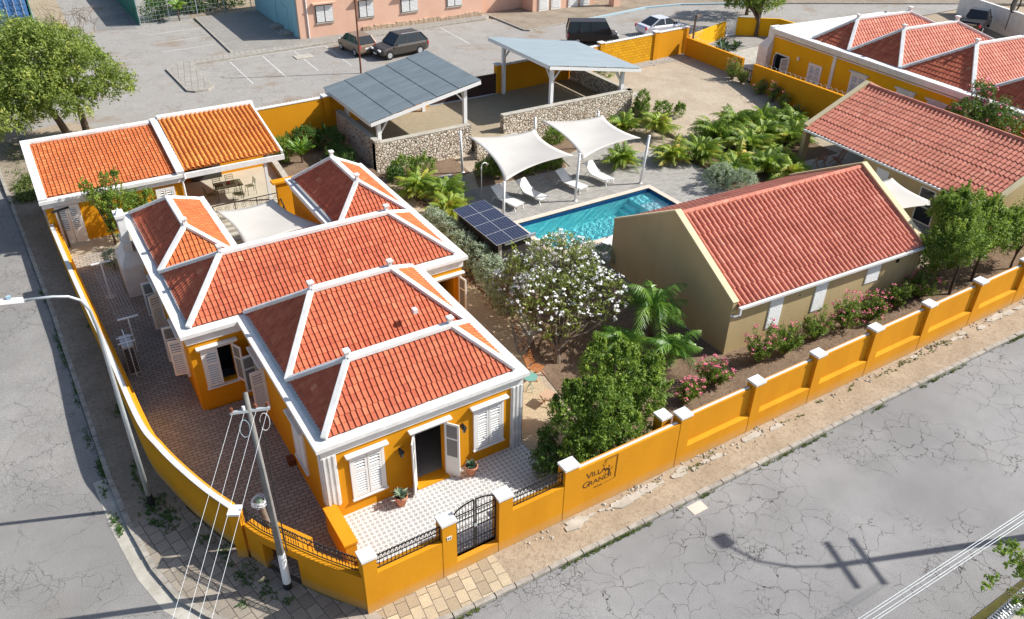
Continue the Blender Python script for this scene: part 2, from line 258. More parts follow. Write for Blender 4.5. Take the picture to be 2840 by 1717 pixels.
# ---------------------------------------------------------------- mesh helpers
class MB:
    def __init__(s): s.v=[]; s.f=[]; s.r=[]; s.mi=[]; s.T=Matrix.Identity(4); s.k=0; s.smooth=False
    def add(s,vs,fs,r=None,m=0):
        b=len(s.v); s.v+=[s.T@Vector(p) for p in vs]; s.f+=[tuple(b+i for i in f) for f in fs]
        s.r+=[(.5 if r is None else r)]*len(fs); s.mi+=[m]*len(fs); return s
    def box(s,x0,y0,z0,x1,y1,z1,m=0):
        return s.add([(x0,y0,z0),(x1,y0,z0),(x1,y1,z0),(x0,y1,z0),(x0,y0,z1),(x1,y0,z1),(x1,y1,z1),(x0,y1,z1)],
          [(3,2,1,0),(4,5,6,7),(0,1,5,4),(1,2,6,5),(2,3,7,6),(3,0,4,7)],None,m)
    def prism(s,poly,z0,z1,m=0):
        n=len(poly); zz=(lambda z,p:z(p) if callable(z) else z)
        vs=[(p[0],p[1],zz(z0,p)) for p in poly]+[(p[0],p[1],zz(z1,p)) for p in poly]
        return s.add(vs,[tuple(range(n-1,-1,-1)),tuple(range(n,2*n))]+[(i,(i+1)%n,n+(i+1)%n,n+i) for i in range(n)],None,m)
    def bar(s,p,q,w,h,m=0,up=(0,0,1),cz=0.):
        p=Vector(p);q=Vector(q);d=(q-p).normalized(); side=d.cross(Vector(up))
        if side.length<1e-4: side=d.cross(Vector((0,1,0)))
        side.normalize(); u=side.cross(d).normalized(); a=side*w/2; b=u*h/2; c=u*cz
        vs=[o+c+e for o in (p,q) for e in (-a-b,a-b,a+b,-a+b)]
        return s.add(vs,[(3,2,1,0),(4,5,6,7),(0,1,5,4),(1,2,6,5),(2,3,7,6),(3,0,4,7)],None,m)
    def tube(s,pts,r,n=8,m=0,cap=True):
        pts=[Vector(p) for p in pts]; rs=r if isinstance(r,(list,tuple)) else [r]*len(pts); rings=[]; ref=Vector((.13,.31,.94))
        for i,p in enumerate(pts):
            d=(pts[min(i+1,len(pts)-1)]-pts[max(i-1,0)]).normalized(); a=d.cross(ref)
            if a.length<.05: a=d.cross(Vector((1,0,0)))
            a.normalize(); b=d.cross(a)
            rings.append([p+(a*math.cos(t)+b*math.sin(t))*rs[i] for t in [2*math.pi*k/n for k in range(n)]])
        vs=[x for g in rings for x in g]; fs=[(i*n+k,i*n+(k+1)%n,(i+1)*n+(k+1)%n,(i+1)*n+k) for i in range(len(pts)-1) for k in range(n)]
        if cap: fs+=[tuple(range(n-1,-1,-1)),tuple((len(pts)-1)*n+k for k in range(n))]
        return s.add(vs,fs,None,m)
    def lathe(s,prof,c=(0,0,0),n=16,m=0):
        vs=[];fs=[]
        for (r,z) in prof:
            for k in range(n): t=2*math.pi*k/n; vs.append((c[0]+r*math.cos(t),c[1]+r*math.sin(t),c[2]+z))
        for i in range(len(prof)-1):
            for k in range(n): fs.append((i*n+k,i*n+(k+1)%n,(i+1)*n+(k+1)%n,(i+1)*n+k))
        return s.add(vs,fs,None,m)
    def quad(s,*p,r=None,m=0): return s.add(p,[tuple(range(len(p)))],r,m)
    def build(s,name,mt,parent=None,local=False,smooth=None,bevel=0,origin=None):
        me=bpy.data.meshes.new(name); o=bpy.data.objects.new(name,me); COL.objects.link(o)
        off=Vector((0,0,0))
        if parent is not None:
            o.parent=parent
            if not local:
                off=WL.get(parent.name,Vector((0,0,0)))
        elif origin is not None: off=Vector(origin)
        elif s.v:
            xs=[v.x for v in s.v]; ys=[v.y for v in s.v]; zs=[v.z for v in s.v]; off=Vector(((min(xs)+max(xs))/2,(min(ys)+max(ys))/2,min(zs)))
        if parent is None: o.location=off
        WL[o.name]=off
        me.from_pydata([v-off for v in s.v],[],s.f)
        at=me.attributes.new('rnd','FLOAT','FACE'); at.data.foreach_set('value',s.r)
        for x in (mt if isinstance(mt,(list,tuple)) else [mt]): me.materials.append(M[x] if isinstance(x,str) else x)
        if isinstance(mt,(list,tuple)): me.polygons.foreach_set('material_index',s.mi)
        if smooth or (smooth is None and s.smooth): me.polygons.foreach_set('use_smooth',[True]*len(s.f))
        me.update()
        if bevel:
            b=o.modifiers.new('bevel','BEVEL'); b.width=bevel; b.segments=2; b.limit_method='ANGLE'
        return o
WL={}
def tag(o,label=None,cat=None,group=None,kind=None):
    if label: o['label']=label
    if cat: o['category']=cat
    if group: o['group']=group
    if kind: o['kind']=kind
    return o
def thing(name,label,cat,loc,group=None,rot=0,local=False):
    o=bpy.data.objects.new(name,None); COL.objects.link(o); o.location=loc; o.rotation_euler=(0,0,rot); o.empty_display_size=.3
    WL[o.name]=Vector((0,0,0)) if local else Vector(loc); return tag(o,label,cat,group)
def copy_tree(o,loc,rot=0,label=None,scale=None):
    c=o.copy(); COL.objects.link(c); c.location=loc; c.rotation_euler=(0,0,rot)
    if scale: c.scale=(scale,scale,scale)
    if label: c['label']=label
    for ch in KIDS.get(o.name,[]):
        d=ch.copy(); COL.objects.link(d); d.parent=c
        for g in KIDS.get(ch.name,[]): e=g.copy(); COL.objects.link(e); e.parent=d
    return c
SEED=10
KIDS={}
def kids():
    KIDS.clear()
    for o in COL.objects:
        if o.parent: KIDS.setdefault(o.parent.name,[]).append(o)
def struct(name,mb,mt): return tag(mb.build(name,mt),kind='structure')
def lerp(a,b,t): return a+(b-a)*t
def offset_poly(P,d):
    n=len(P); out=[]
    for i in range(n):
        a=Vector(P[i-1]);b=Vector(P[i]);c=Vector(P[(i+1)%n]); e1=(b-a).normalized(); e2=(c-b).normalized()
        n1=Vector((e1.y,-e1.x)); n2=Vector((e2.y,-e2.x)); k=1+n1.dot(n2); out.append(tuple(b+(n1+n2)*(d/max(k,.2))))
    return out
def wall(mb,p,q,z0,z1,th,ops=(),trim0=0.,trim1=0.,m=0):
    "outer face p->q (outside on the right hand), body inwards (left); openings (s0,s1,za,zb)"
    p=Vector((p[0],p[1],0));q=Vector((q[0],q[1],0)); d=(q-p); L=d.length; d/=L; n=Vector((-d.y,d.x,0))
    old=mb.T; mb.T=old@Matrix(((d.x,n.x,0,p.x),(d.y,n.y,0,p.y),(0,0,1,0),(0,0,0,1)))
    s=trim0
    for (a,b,za,zb) in sorted(ops):
        mb.box(s,0,z0,a,th,z1,m)
        if za>z0: mb.box(a,0,z0,b,th,za,m)
        if zb<z1: mb.box(a,0,zb,b,th,z1,m)
        s=b
    mb.box(s,0,z0,L-trim1,th,z1,m); mb.T=old
def frame_T(p,d,z=0):
    "local frame: x along the wall d, y outwards (right hand side of d), z up"
    d=Vector((d[0],d[1],0)).normalized(); n=Vector((d.y,-d.x,0))
    return Matrix(((d.x,n.x,0,p[0]),(d.y,n.y,0,p[1]),(0,0,1,z),(0,0,0,1)))
def leaf_panel(mb,w,h,door=False,dense=11):
    "shutter leaf: x 0..w, y 0..0.04, z 0..h"
    t=.04; f=.07
    mb.box(0,0,0,f,t,h); mb.box(w-f,0,0,w,t,h); mb.box(f,0,0,w-f,t,.09); mb.box(f,0,h-.08,w-f,t,h)
    if door:
        mid=[h*.34,h*.70]
        mb.box(f,.008,.09,w-f,t-.008,mid[0]); secs=[(mid[0]+.06,mid[1]),(mid[1]+.06,h-.08)]
        for z in mid: mb.box(f,0,z,w-f,t,z+.06)
    else:
        z=h*.62; mb.box(f,0,z,w-f,t,z+.07); secs=[(.09,z),(z+.07,h-.08)]
    for a,b in secs:
        n=max(3,int((b-a)/.095)); mb.add([(f,.004,a),(w-f,.004,a),(w-f,.004,b),(f,.004,b)],[(0,1,2,3)],None,1)  # grey sheet behind the slats paints the shade of the louvre gaps
        for k in range(n):
            zz=a+(b-a)*(k+.5)/n; y0,y1=.008,.046
            mb.add([(f,y1,zz-.018),(w-f,y1,zz-.018),(w-f,y0,zz+.03),(f,y0,zz+.03),(f,y1-.012,zz-.024),(w-f,y1-.012,zz-.024),(w-f,y0-.003,zz+.022),(f,y0-.003,zz+.022)],[(0,1,2,3),(7,6,5,4),(0,4,5,1)])
def window(par,p,d,z,w,h,open_l=0,open_r=0,lintel=True,door=False,real=False):
    T=frame_T(p,d,z)
    fr=MB(); fr.T=T; fr.box(-.09,0,-.05 if not door else 0,0,.06,h+.07); fr.box(w,0,-.05 if not door else 0,w+.09,.06,h+.07); fr.box(-.09,0,h,w+.09,.058,h+.072)
    if not door: fr.box(-.12,0,-.1,w+.12,.1,-.045)
    o=fr.build('door_frame' if door else 'window_frame','shutter',par)
    nm='door_leaf' if door else 'shutter'
    if (open_l or open_r) and not real:
        dk_=MB(); dk_.T=T; dk_.box(0,0,0,w,.008,h); dk_.build('painted_dark_opening','glass',o)  # dark panel painted as the unlit interior; the wall has no hole here
    for side,op in ((0,abs(open_l)),(1,abs(open_r))):
        mb=MB(); hw=w/2-.01
        if side==0: L=Matrix.Translation((0,.015,0))@Matrix.Rotation(R(op),4,'Z')
        else: L=Matrix.Translation((w,.015,0))@Matrix.Rotation(R(-op),4,'Z')@Matrix.Scale(-1,4,(1,0,0))
        mb.T=T@L; leaf_panel(mb,hw,h,door); mb.build(nm,['shutter','shutter_gap_shade'],o)
    if lintel:
        l=MB(); l.T=T; l.box(-.2,0,h+.09,w+.2,.15,h+.15); l.box(-.22,0,h+.15,w+.22,.2,h+.22); l.build('lintel','white',par,bevel=.02)
    return o
PAN=[(0,-.03),(.05,-.03),(.09,.025),(.16,.036),(.30,.034),(.38,.012),(.93,.009),(.97,-.03)]
BAR=[(0,-.02),(.06,.0),(.2,.045),(.36,.068),(.52,.068),(.68,.045),(.82,.0),(.9,-.018)]
def tiles(name,poly,udir,mt,par,tw=.18,th=.25,prof=PAN,lip=.028,rng=None,jit=.004,base=.03,local=False):
    global SEED
    SEED+=1; rng=rng or random.Random(SEED)
    P=[Vector(p) for p in poly]; n=(P[1]-P[0]).cross(P[2]-P[0]).normalized()
    if n.z<0: n=-n
    u=Vector(udir); u=(u-n*u.dot(n)).normalized(); v=n.cross(u)
    if v.z<0: v=-v; u=-u
    o=P[0]; uv=[((p-o).dot(u),(p-o).dot(v)) for p in P]
    u0,u1=min(a for a,_ in uv),max(a for a,_ in uv); v0,v1=min(b for _,b in uv),max(b for _,b in uv)
    bm=bmesh.new(); lay=bm.faces.layers.float.new('rnd')
    nr=int((v1-v0)/th)+1; nc=int((u1-u0)/tw)+2
    for r in range(nr):
        va=v0+r*th; off=(rng.random()-.5)*tw*.12
        # skip tiles outside (row extents)
        for c in range(nc):
            ua=u0+(c-.5)*tw+off; cu,cv=ua+tw/2,va+th/2; m=max(tw,th)
            ok=True; k=len(uv)
            area=sum(uv[i][0]*uv[(i+1)%k][1]-uv[(i+1)%k][0]*uv[i][1] for i in range(k)); sg=1 if area>0 else -1
            for i in range(k):
                a,b=uv[i],uv[(i+1)%k]; ex,ey=b[0]-a[0],b[1]-a[1]; L=math.hypot(ex,ey)
                if L<1e-6: continue
                if sg*(ex*(cv-a[1])-ey*(cu-a[0]))/L < -m: ok=False;break
            if not ok: continue
            rv=min(.9,max(0,rng.gauss(.42,.17))); 
            if rng.random()<.006: rv=1.
            j=(rng.random()-.5)*2*jit; jl=(rng.random()-.5)*.016; tilt=lip+j
            top=[];bot=[];low=[]
            for (f,h) in prof:
                a=o+u*(ua+f*tw)
                bot.append(bm.verts.new(a+v*(va+jl)+n*(h+tilt))); top.append(bm.verts.new(a+v*(va+th+.01)+n*(h+.0+j*.3))); low.append(bm.verts.new(a+v*(va+jl)+n*(h-.025)))
            for i in range(len(prof)-1):
                f=bm.faces.new((bot[i],bot[i+1],top[i+1],top[i])); f[lay]=rv; f.smooth=False
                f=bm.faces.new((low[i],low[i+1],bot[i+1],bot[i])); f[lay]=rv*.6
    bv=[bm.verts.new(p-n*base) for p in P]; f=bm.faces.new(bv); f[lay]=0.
    cen=sum(P,Vector())/len(P)
    for i in range(len(P)):
        a,b=P[i],P[(i+1)%len(P)]; e=(b-a)
        if e.length<1e-5: continue
        pn=e.cross(n).normalized()
        if pn.dot(cen-a)>0: pn=-pn
        bmesh.ops.bisect_plane(bm,geom=bm.verts[:]+bm.edges[:]+bm.faces[:],plane_co=a+pn*.004,plane_no=pn,clear_outer=True)
    off=WL.get(par.name,Vector()) if (par is not None and not local) else Vector()
    for w in bm.verts: w.co-=off
    me=bpy.data.meshes.new(name); bm.to_mesh(me); bm.free()
    ob=bpy.data.objects.new(name,me); COL.objects.link(ob); ob.parent=par; WL[ob.name]=off
    for x in (mt if isinstance(mt,(list,tuple)) else [mt]): me.materials.append(M[x])
    return ob
# ================================================================ GROUND
def zo(y): return -.5+1.4*min(1,max(0,(y-8)/22.))
def zp(y): return -.3+.9*min(1,max(0,(y-11)/10.))      # side paving beside the villa
def strip(mb,A,B,za,zb=None,nx=1):
    "sheet between polylines A and B (same count)"
    for i in range(len(A)-1):
        a,b,c,d=A[i],B[i],B[i+1],A[i+1]; f=lambda p,z:(p[0],p[1],z(p[0],p[1]) if callable(z) else z)
        mb.quad(f(a,za),f(d,za),f(c,zb or za),f(b,zb or za))
def sheet(name,mt,poly,z):
    m=MB(); m.quad(*[(p[0],p[1],z(p[0],p[1]) if callable(z) else z) for p in poly]); o=struct(name,m,mt)
    me=o.data
    if me.polygons[0].normal.z<0: me.flip_normals()
    return o
g=MB()
g.quad((-150,-150,-.56),(250,-150,-.56),(250,8,-.56),(-150,8,-.56)); g.quad((-150,8,-.56),(0,8,-.56),(0,30.2,.84),(-150,30.2,.84)); g.quad((-150,30.2,.84),(250,30.2,.84),(250,350,.84),(-150,350,.84))
g.quad((46,8,-.56),(250,8,-.56),(250,30.2,.84),(46,30.2,.84))
struct('ground',g,'dirt')
KERB=[(-6.7,60),(-6.5,40),(-6.36,32),(-6.15,27),(-6.0,23.8),(-5.72,17.3),(-5.53,10.2),(-5.42,6.3),(-5.24,3.73),(-4.94,1.54),(-4.55,.1),(-3.95,-.96),(-3.2,-2.0),(-2.2,-2.95),(-1.0,-3.75),(.4,-4.3),(1.94,-4.53),(4,-4.58),(10,-4.62),(20,-4.66),(30,-4.8),(60,-5.3)]
WALLC=[(-4.8,60),(-4.8,40),(-4.8,32),(-4.8,27),(-4.82,23.8),(-4.55,17.3),(-4.2,10.2),(-4.03,6.35),(-3.41,3.3),(-2.9,1.8),(-2.45,.75),(-2.0,-.1),(-1.5,-1.0),(-1.05,-1.75),(-.6,-2.4),(.1,-3.1),(1.9,-3.2),(4,-3.2),(10,-3.2),(20,-3.2),(30,-3.2),(60,-3.2)]
def offc(P,d):
    out=[]
    for i,p in enumerate(P):
        a=Vector(P[max(i-1,0)]);b=Vector(P[min(i+1,len(P)-1)]); e=(b-a).normalized(); n=Vector((e.y,-e.x)); out.append((p[0]+n.x*d,p[1]+n.y*d))
    return out
KO=offc(KERB,.02)   # travelling towards -y then +x the right-hand side is the road
# road, left and front: one sheet from kerb outwards
rl=MB(); zz=lambda x,y:zo(y)
far=[(-40,p[1]) for p in KO[:8]]
strip(rl,KO[:8],far,zz); 
rl.quad((-40,6.3,-.5),(-40,-40,-.5),(-2.2,-40,-.5),(-2.2,KO[14][1],-.5)) if 0 else None
pts=KO[7:15]; rl.add([(x,y,-.5) for x,y in pts]+[(-2.2,-40,-.5),(-40,-40,-.5),(-40,pts[0][1],-.5)],[tuple(range(len(pts)+2,-1,-1))])
o=struct('road',rl,'road_left')
rf=MB(); pts=KO[14:]; rf.add([(x,y,-.5) for x,y in pts]+[(60,-12.2,-.5),(-2.2,-12.2,-.5)],[tuple(range(len(pts)+1,-1,-1))])
struct('street',rf,'road')
for o in COL.objects:
    if o.type=='MESH' and o.name in('road','street'):
        for p in o.data.polygons:
            pass
        bm=bmesh.new(); bm.from_mesh(o.data); bmesh.ops.recalc_face_normals(bm,faces=bm.faces[:])
        for f in bm.faces:
            if f.normal.z<0: f.normal_flip()
        bm.to_mesh(o.data); bm.free()
# opposite pavement with yellow kerb (bottom right)
sheet('far_pavement','verge',[(-2.2,-12.4),(60,-12.4),(60,-40),(-2.2,-40)],-.4)
fk=MB(); fk.box(-2.2,-12.4,-.52,11.5,-12.2,-.38,0); fk.box(11.5,-12.4,-.52,14.2,-12.2,-.38,0); fk.box(17,-12.4,-.52,60,-12.2,-.38,0); fk.box(14.2,-12.4,-.52,17,-12.2,-.38,1)
tag(fk.build('kerb',['kerb','yellow_line']),kind='structure')
# sidewalk in three surfaces
zs=lambda x,y:zo(y)+.1
KI=offc(KERB,-.16)
def walkpart(name,i,j,mt,t0=0.,t1=1.):
    mb=MB(); A=[(lerp(KI[k][0],WALLC[k][0],t0),lerp(KI[k][1],WALLC[k][1],t0)) for k in range(i,j+1)]; B=[(lerp(KI[k][0],WALLC[k][0],t1),lerp(KI[k][1],WALLC[k][1],t1)) for k in range(i,j+1)]
    strip(mb,B,A,zs); o=struct(name,mb,mt); bm=bmesh.new(); bm.from_mesh(o.data)
    for f in bm.faces:
        if f.normal.z<0: f.normal_flip()
    bm.to_mesh(o.data); bm.free(); return o
walkpart('sidewalk',0,8,'verge'); walkpart('pavement',8,15,'pave_walk2'); walkpart('pavement',15,17,'pave_walk'); walkpart('footpath',17,21,'dirt')
kb=MB()
for k in range(len(KERB)-1):
    a0,a1=KERB[k],KERB[k+1]; b0,b1=KI[k],KI[k+1]
    L=math.dist(a0,a1); n=max(1,int(L/.55))
    for i in range(n):
        s,t=(i+.025)/n,(i+.975)/n; h=.105+random.Random(k*50+i).uniform(-.012,.015)
        p=[(lerp(a0[0],a1[0],s),lerp(a0[1],a1[1],s)),(lerp(a0[0],a1[0],t),lerp(a0[1],a1[1],t)),(lerp(b0[0],b1[0],t),lerp(b0[1],b1[1],t)),(lerp(b0[0],b1[0],s),lerp(b0[1],b1[1],s))]
        kb.prism(p[::-1],lambda z,q=None:0,0) if 0 else kb.prism([p[3],p[2],p[1],p[0]],(lambda q:zo(q[1])-.05),(lambda q,h=h:zo(q[1])+h))
tag(kb.build('kerb','kerb'),kind='structure')
# concrete gutter apron beside the curved kerb
ga=MB(); G0=KERB[7:16]; G1=offc(KERB,.42)[7:16]; strip(ga,G1,G0,-.494); o=struct('gutter_apron',ga,'concrete')
for p in [0]:
    if o.data.polygons[0].normal.z<0: o.data.flip_normals()
# inside levels
CW=[(-4.68,22.2),(-4.45,17.3),(-4.1,10.2),(-3.93,6.35),(-3.31,3.3),(-2.8,1.8),(-2.35,.75),(-1.9,-.1),(-1.4,-1.0),(-.95,-1.75),(-.5,-2.4),(.05,-3.0)]
sp=MB(); f=lambda x,y:zp(y)
E_=[(.3 if y<7.9 else -1.6,y) for x,y in CW[:-1]]+[(.3,-3.0)]
strip(sp,CW[:3],[(-1.6,p[1]) for p in CW[:3]],f); sp.quad((-4.1,10.2,-.3),(-1.6,10.2,-.3),(-1.6,7.8,-.3),(-4.0,7.8,-.3))
sp.add([(-4.0,7.8,-.3)]+[(x,y,-.3) for x,y in CW[3:]]+[(.3,-3.0,-.3),(.3,7.8,-.3)],[tuple(range(len(CW[3:])+3))])
o=struct('side_paving',sp,'pave_side'); bm=bmesh.new(); bm.from_mesh(o.data)
for q in bm.faces:
    if q.normal.z<0: q.normal_flip()
bm.to_mesh(o.data); bm.free()
sheet('tiled_terrace','star',[(.36,-3.02),(7.25,-3.02),(7.25,.25),(.36,.25)],0.)
tb=MB(); tb.box(.36,-3.05,-.5,7.25,.25,-.004); struct('terrace_base',tb,'yellow_street')
lotz=lambda x,y:-.03+.93*min(1,max(0,(y-18)/7.)) if x>30 else -.03
gm=MB()
for (a,b,c,d) in ((7.2,-3.05,42.5,10.5),(7.2,10.5,15.6,14.5),(25.0,10.5,42.5,14.5),(7.2,14.5,42.5,18)): gm.quad((a,b,-.03),(c,b,-.03),(c,d,-.03),(a,d,-.03))
gm.quad((7.2,18,-.03),(31.2,18,-.03),(31.2,24,-.03),(7.2,24,-.03))
gm.quad((31.2,18,-.03),(42.5,18,-.03),(42.5,25,.88),(31.2,25,.88)); gm.quad((31.2,25,.88),(42.8,25,.88),(43.2,31.4,.88),(31.2,31.4,.88))
gm.quad((31.2,24,.79),(31.2,25,.88),(31.0,30.3,.88),(31.0,24,.88))
gm.quad((31.2,18,-.03),(31.2,25,-.03),(31.2,25,.88))
struct('lot_ground',gm,'dirt_lot')
ym=MB(); ym.quad((42.0,-3,.02),(47,-3,.02),(47,14,.02),(42.2,14,.02)); ym.quad((42.2,14,.02),(47,14,.02),(47,21,.86),(42.2,21,.86)); ym.quad((42.2,21,.86),(47,21,.86),(47,31,.86),(42.6,31,.86)); ym.quad((46,25.5,.87),(57,26,.87),(57,36,.87),(46,33,.87))
struct('neighbour_yard',ym,'concrete')
cy=MB(); cy.quad((1.2,12.4,0),(5.8,12.4,0),(5.8,21.3,0),(1.2,21.3,0)); cy.quad((-1.8,18.3,0.02),(1.5,18.3,.02),(1.5,21.3,.02),(-1.8,21.3,.02)); cy.quad((5.5,18.4,.01),(9.2,18.4,.01),(9.2,21.3,.01),(5.5,21.3,.01)); struct('patio',cy,'pave_path')
for nm,mt,po in (('garden_bed','dirt_dark',[(9.3,-3.0),(42,-3.0),(42,.6),(17,.6),(16.9,8.6),(13.0,9.0),(12.6,7.0),(11.5,5.6),(10.2,4.6)]),
   ('garden_bed','dirt_dark',[(10.9,6.9),(12.4,7.4),(12.9,11.4),(12.9,16.4),(12.2,16.4),(10.85,12.5)]),
   ('garden_bed','dirt_dark',[(12.6,17.2),(14.8,17.4),(14.2,20.2),(17.0,21.2),(17.2,23.65),(12.2,23.65),(11.6,20.5)]),
   ('garden_bed','dirt_dark',[(16.4,19.2),(22.3,18.9),(23,20.3),(25,21.2),(27,23.6),(21.9,23.65),(21.5,21.6),(17.4,21.6)]),
   ('garden_bed','dirt_dark',[(27.5,18.6),(31.5,18.2),(35.5,20.0),(38.5,19),(38.5,10.6),(28.6,10.6),(27.7,13),(29.0,15.6)])):
    sheet(nm,mt,po,lambda x,y:lotz(x,y)+.022)
# decks and paths
PX0,PX1,PY0,PY1=15.9,24.7,10.75,14.25
dk=MB(); z=.006; X0,X1,Y0,Y1=13.0,36,8.6,21.6
dk.quad((X0,Y0,z),(PX0,Y0,z),(PX0,Y1,z),(X0,Y1,z)); dk.quad((PX1,Y0,z),(28.6,Y0,z),(28.6,18.6,z),(PX1,18.6,z)); dk.quad((PX0,Y0,z),(PX1,Y0,z),(PX1,PY0,z),(PX0,PY0,z)); dk.quad((PX0,PY1,z),(PX1,PY1,z),(PX1,19.0,z),(PX0,19.0,z))
dk.quad((28.6,14,z),(29.4,14,z),(29.4,18.4,z),(28.6,18.4,z)); dk.quad((33.2,8,z),(35.2,8,z),(35.2,12,z),(33.2,12,z)); dk.quad((22.6,19.0,z),(27.4,18.6,z),(27.6,21.4,z),(22.9,20.4,z)); dk.quad((28.6,1.5,z),(34.5,1,z),(35.2,10.6,z),(28.6,10.6,z))
struct('pool_deck',dk,'pave_deck')
pa=MB(); z=.008
pa.quad((7.25,-3.0,z),(9.1,-3.0,z),(9.9,4.8,z),(7.1,4.8,z)); pa.quad((7.1,4.8,z),(9.9,4.8,z),(11.0,7.2,z),(7.1,7.2,z)); pa.quad((7.1,7.2,z),(11.0,7.2,z),(10.9,10,z),(7.1,10,z)); pa.quad((9.1,10,z),(10.9,10,z),(10.9,18.4,z),(9.1,18.4,z)); pa.quad((9.1,18.4,z),(12.6,17,z),(12.5,22,z),(9.1,22,z)); pa.quad((12.2,16.4,z),(14,16.6,z),(13.6,18,z),(12.4,18,z))
struct('path',pa,'pave_path')
# shrub yard and courtyard of the carports
sheet('shrub_yard','dirt_dark',[(6.6,21.2),(12.0,21.2),(12.0,29.8),(6.6,29.8)],.35)
ct=MB(); ct.box(12.3,24.05,-.1,31.3,30.3,.9); struct('parking_courtyard',ct,'pave_court')
cr=MB(); cr.quad((18.7,24.05,.9),(20.9,24.05,.9),(22.2,20.6,.02),(20.4,20.3,.02)); struct('ramp',cr,'pave_court')
# back road, parking lot, pavements behind
sheet('back_road','road_back',[(-60,30.6),(120,30.6),(120,48.0),(11.0,48.4),(11.0,90),(-60,90)],.895)
sheet('parking_lane','road_back',[(-60,30.2),(120,30.2),(120,31),(-60,31)],.893)
def raised(name,mt,poly,h=.12,kerbm='kerb',kw=.16,z=.895):
    m=MB(); m.prism(poly,z-.1,z+h); struct('kerb',m,kerbm)
    m=MB(); m.quad(*[(x,y,z+h+.004) for x,y in offset_poly(poly,-kw)]); struct(name,m,mt)
isl=[(5.75,40.9),(6.2,40.45),(7.1,40.45),(7.6,41.0),(7.66,46.9),(19.7,47.7),(34.2,48.6),(34.8,49.2),(34.8,50.5),(17.0,49.9),(16.9,61),(11.2,61),(10.95,48.5),(6.9,47.95),(5.6,46.6)]
raised('paved_island','pave_grid',isl)
sheet('paved_plaza','pave_grid2',[(11.2,48.6),(19.7,47.9),(34.1,48.8),(34.3,49.6),(16.9,49.6),(16.9,61),(11.4,60.9)],1.024)
raised('far_sidewalk','verge',[(35.0,43.6),(35.4,43.15),(39.1,43.75),(40.2,43.85),(46,44.6),(50,45.2),(54,44.6),(60,42.0),(90,26),(90,60),(39,60),(34.9,50)],.12)
bk=MB()
for a,b in zip([(40.2,43.75),(46,44.5),(50,45.1),(54,44.5)],[(46,44.5),(50,45.1),(54,44.5),(60,41.9)]): bk.bar((*a,.965),(*b,.965),.22,.14)
tag(bk.build('kerb','kerb_blue'),kind='structure')
ln=MB()
for (a,b) in (((10.27,46.5),(10.22,40.5)),((12.89,46.75),(12.76,40.8)),((15.49,46.93),(15.31,41.06)),((18.17,47.2),(17.96,41.2)),((29.1,48.0),(28.85,42.3)),((23.5,47.2),(23.3,41.5)),((10.3,47.0),(18.2,47.3))):
    d=Vector((b[0]-a[0],b[1]-a[1])).normalized(); n=Vector((-d.y,d.x))*.05
    ln.quad((a[0]-n.x,a[1]-n.y,.9),(b[0]-n.x,b[1]-n.y,.9),(b[0]+n.x,b[1]+n.y,.9),(a[0]+n.x,a[1]+n.y,.9))
for y in (51.5,54.3,57.2): ln.quad((6.3,y,.9),(10.9,y+.3,.9),(10.9,y+.4,.9),(6.3,y+.1,.9))
struct('parking_lines',ln,'line')
dp=MB(); dp.quad((3.1,60.6,.9),(6.1,59.7,.9),(6.4,66,.9),(3.4,65.2,.9)); struct('asphalt_patch',dp,'road_left')
sheet('brown_verge','dirt',[(-.8,62),(1.2,62),(2.0,90),(-1.0,90)],.9)
sheet('sand_corner','dirt',[(-4.6,30.3),(4.5,30.3),(3.5,33),(0,35.5),(-2.0,38.5),(-4.6,38)],.905)
# ================================================================ VILLA
V=thing('villa','ochre villa with red hipped tile roofs and an open double front door, beside the corner','house',(3.6,6,0))
FP=[(.2,.2),(7.1,.2),(7.1,7.9),(9.11,7.9),(9.11,18.4),(5.6,18.4),(5.6,12.5),(1.4,12.5),(1.4,18.4),(-1.77,18.4),(-1.77,7.9),(.2,7.9)]
ZT=2.66; th=.25
wl=MB()
conv=[True]*12
for i in (3,6,7,11): pass
def isconv(i):
    a,b,c=Vector(FP[i-1]),Vector(FP[i]),Vector(FP[(i+1)%12]); return (b-a).cross(c-b)>0
OPS={0:[(2.95,4.0,.06,2.26)],2:[(.9,1.85,.75,2.25)],10:[(.42,1.42,.68,2.27)]}
for i in range(12):
    wall(wl,FP[i],FP[(i+1)%12],-.52,ZT,th,OPS.get(i,()),trim0=th if isconv(i) else 0)
wl.build('wall','yellow',V)
fl=MB(); fl.box(.46,.46,-.3,6.84,7.6,.05); fl.box(-1.5,7.95,-.3,8.85,12.2,.02); fl.build('floor','floor_in',V)
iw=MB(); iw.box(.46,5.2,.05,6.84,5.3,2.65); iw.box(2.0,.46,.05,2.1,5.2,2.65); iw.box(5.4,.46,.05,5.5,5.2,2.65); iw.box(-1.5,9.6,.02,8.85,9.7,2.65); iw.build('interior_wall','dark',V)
co=MB(); co.prism(offset_poly(FP,.05),2.66,2.92); co.prism(offset_poly(FP,.1),2.92,2.97); co.prism(offset_poly(FP,.15),2.97,3.03); co.prism(offset_poly(FP,.205),3.03,3.17)
cor=co.build('cornice','white',V)
gt=MB()
for (a,b) in (((.42,.5,3.22),(.42,3.3,3.22)),((.42,3.65,3.22),(.42,7.75,3.22)),((-1.52,8.4,3.22),(-1.52,12.2,3.22)),((-1.52,12.7,3.22),(-1.52,18.2,3.22)),((5.68,13.2,3.22),(5.68,18.2,3.22))):
    gt=MB(); gt.bar(a,b,.17,.09); gt.build('gutter','zinc',V)
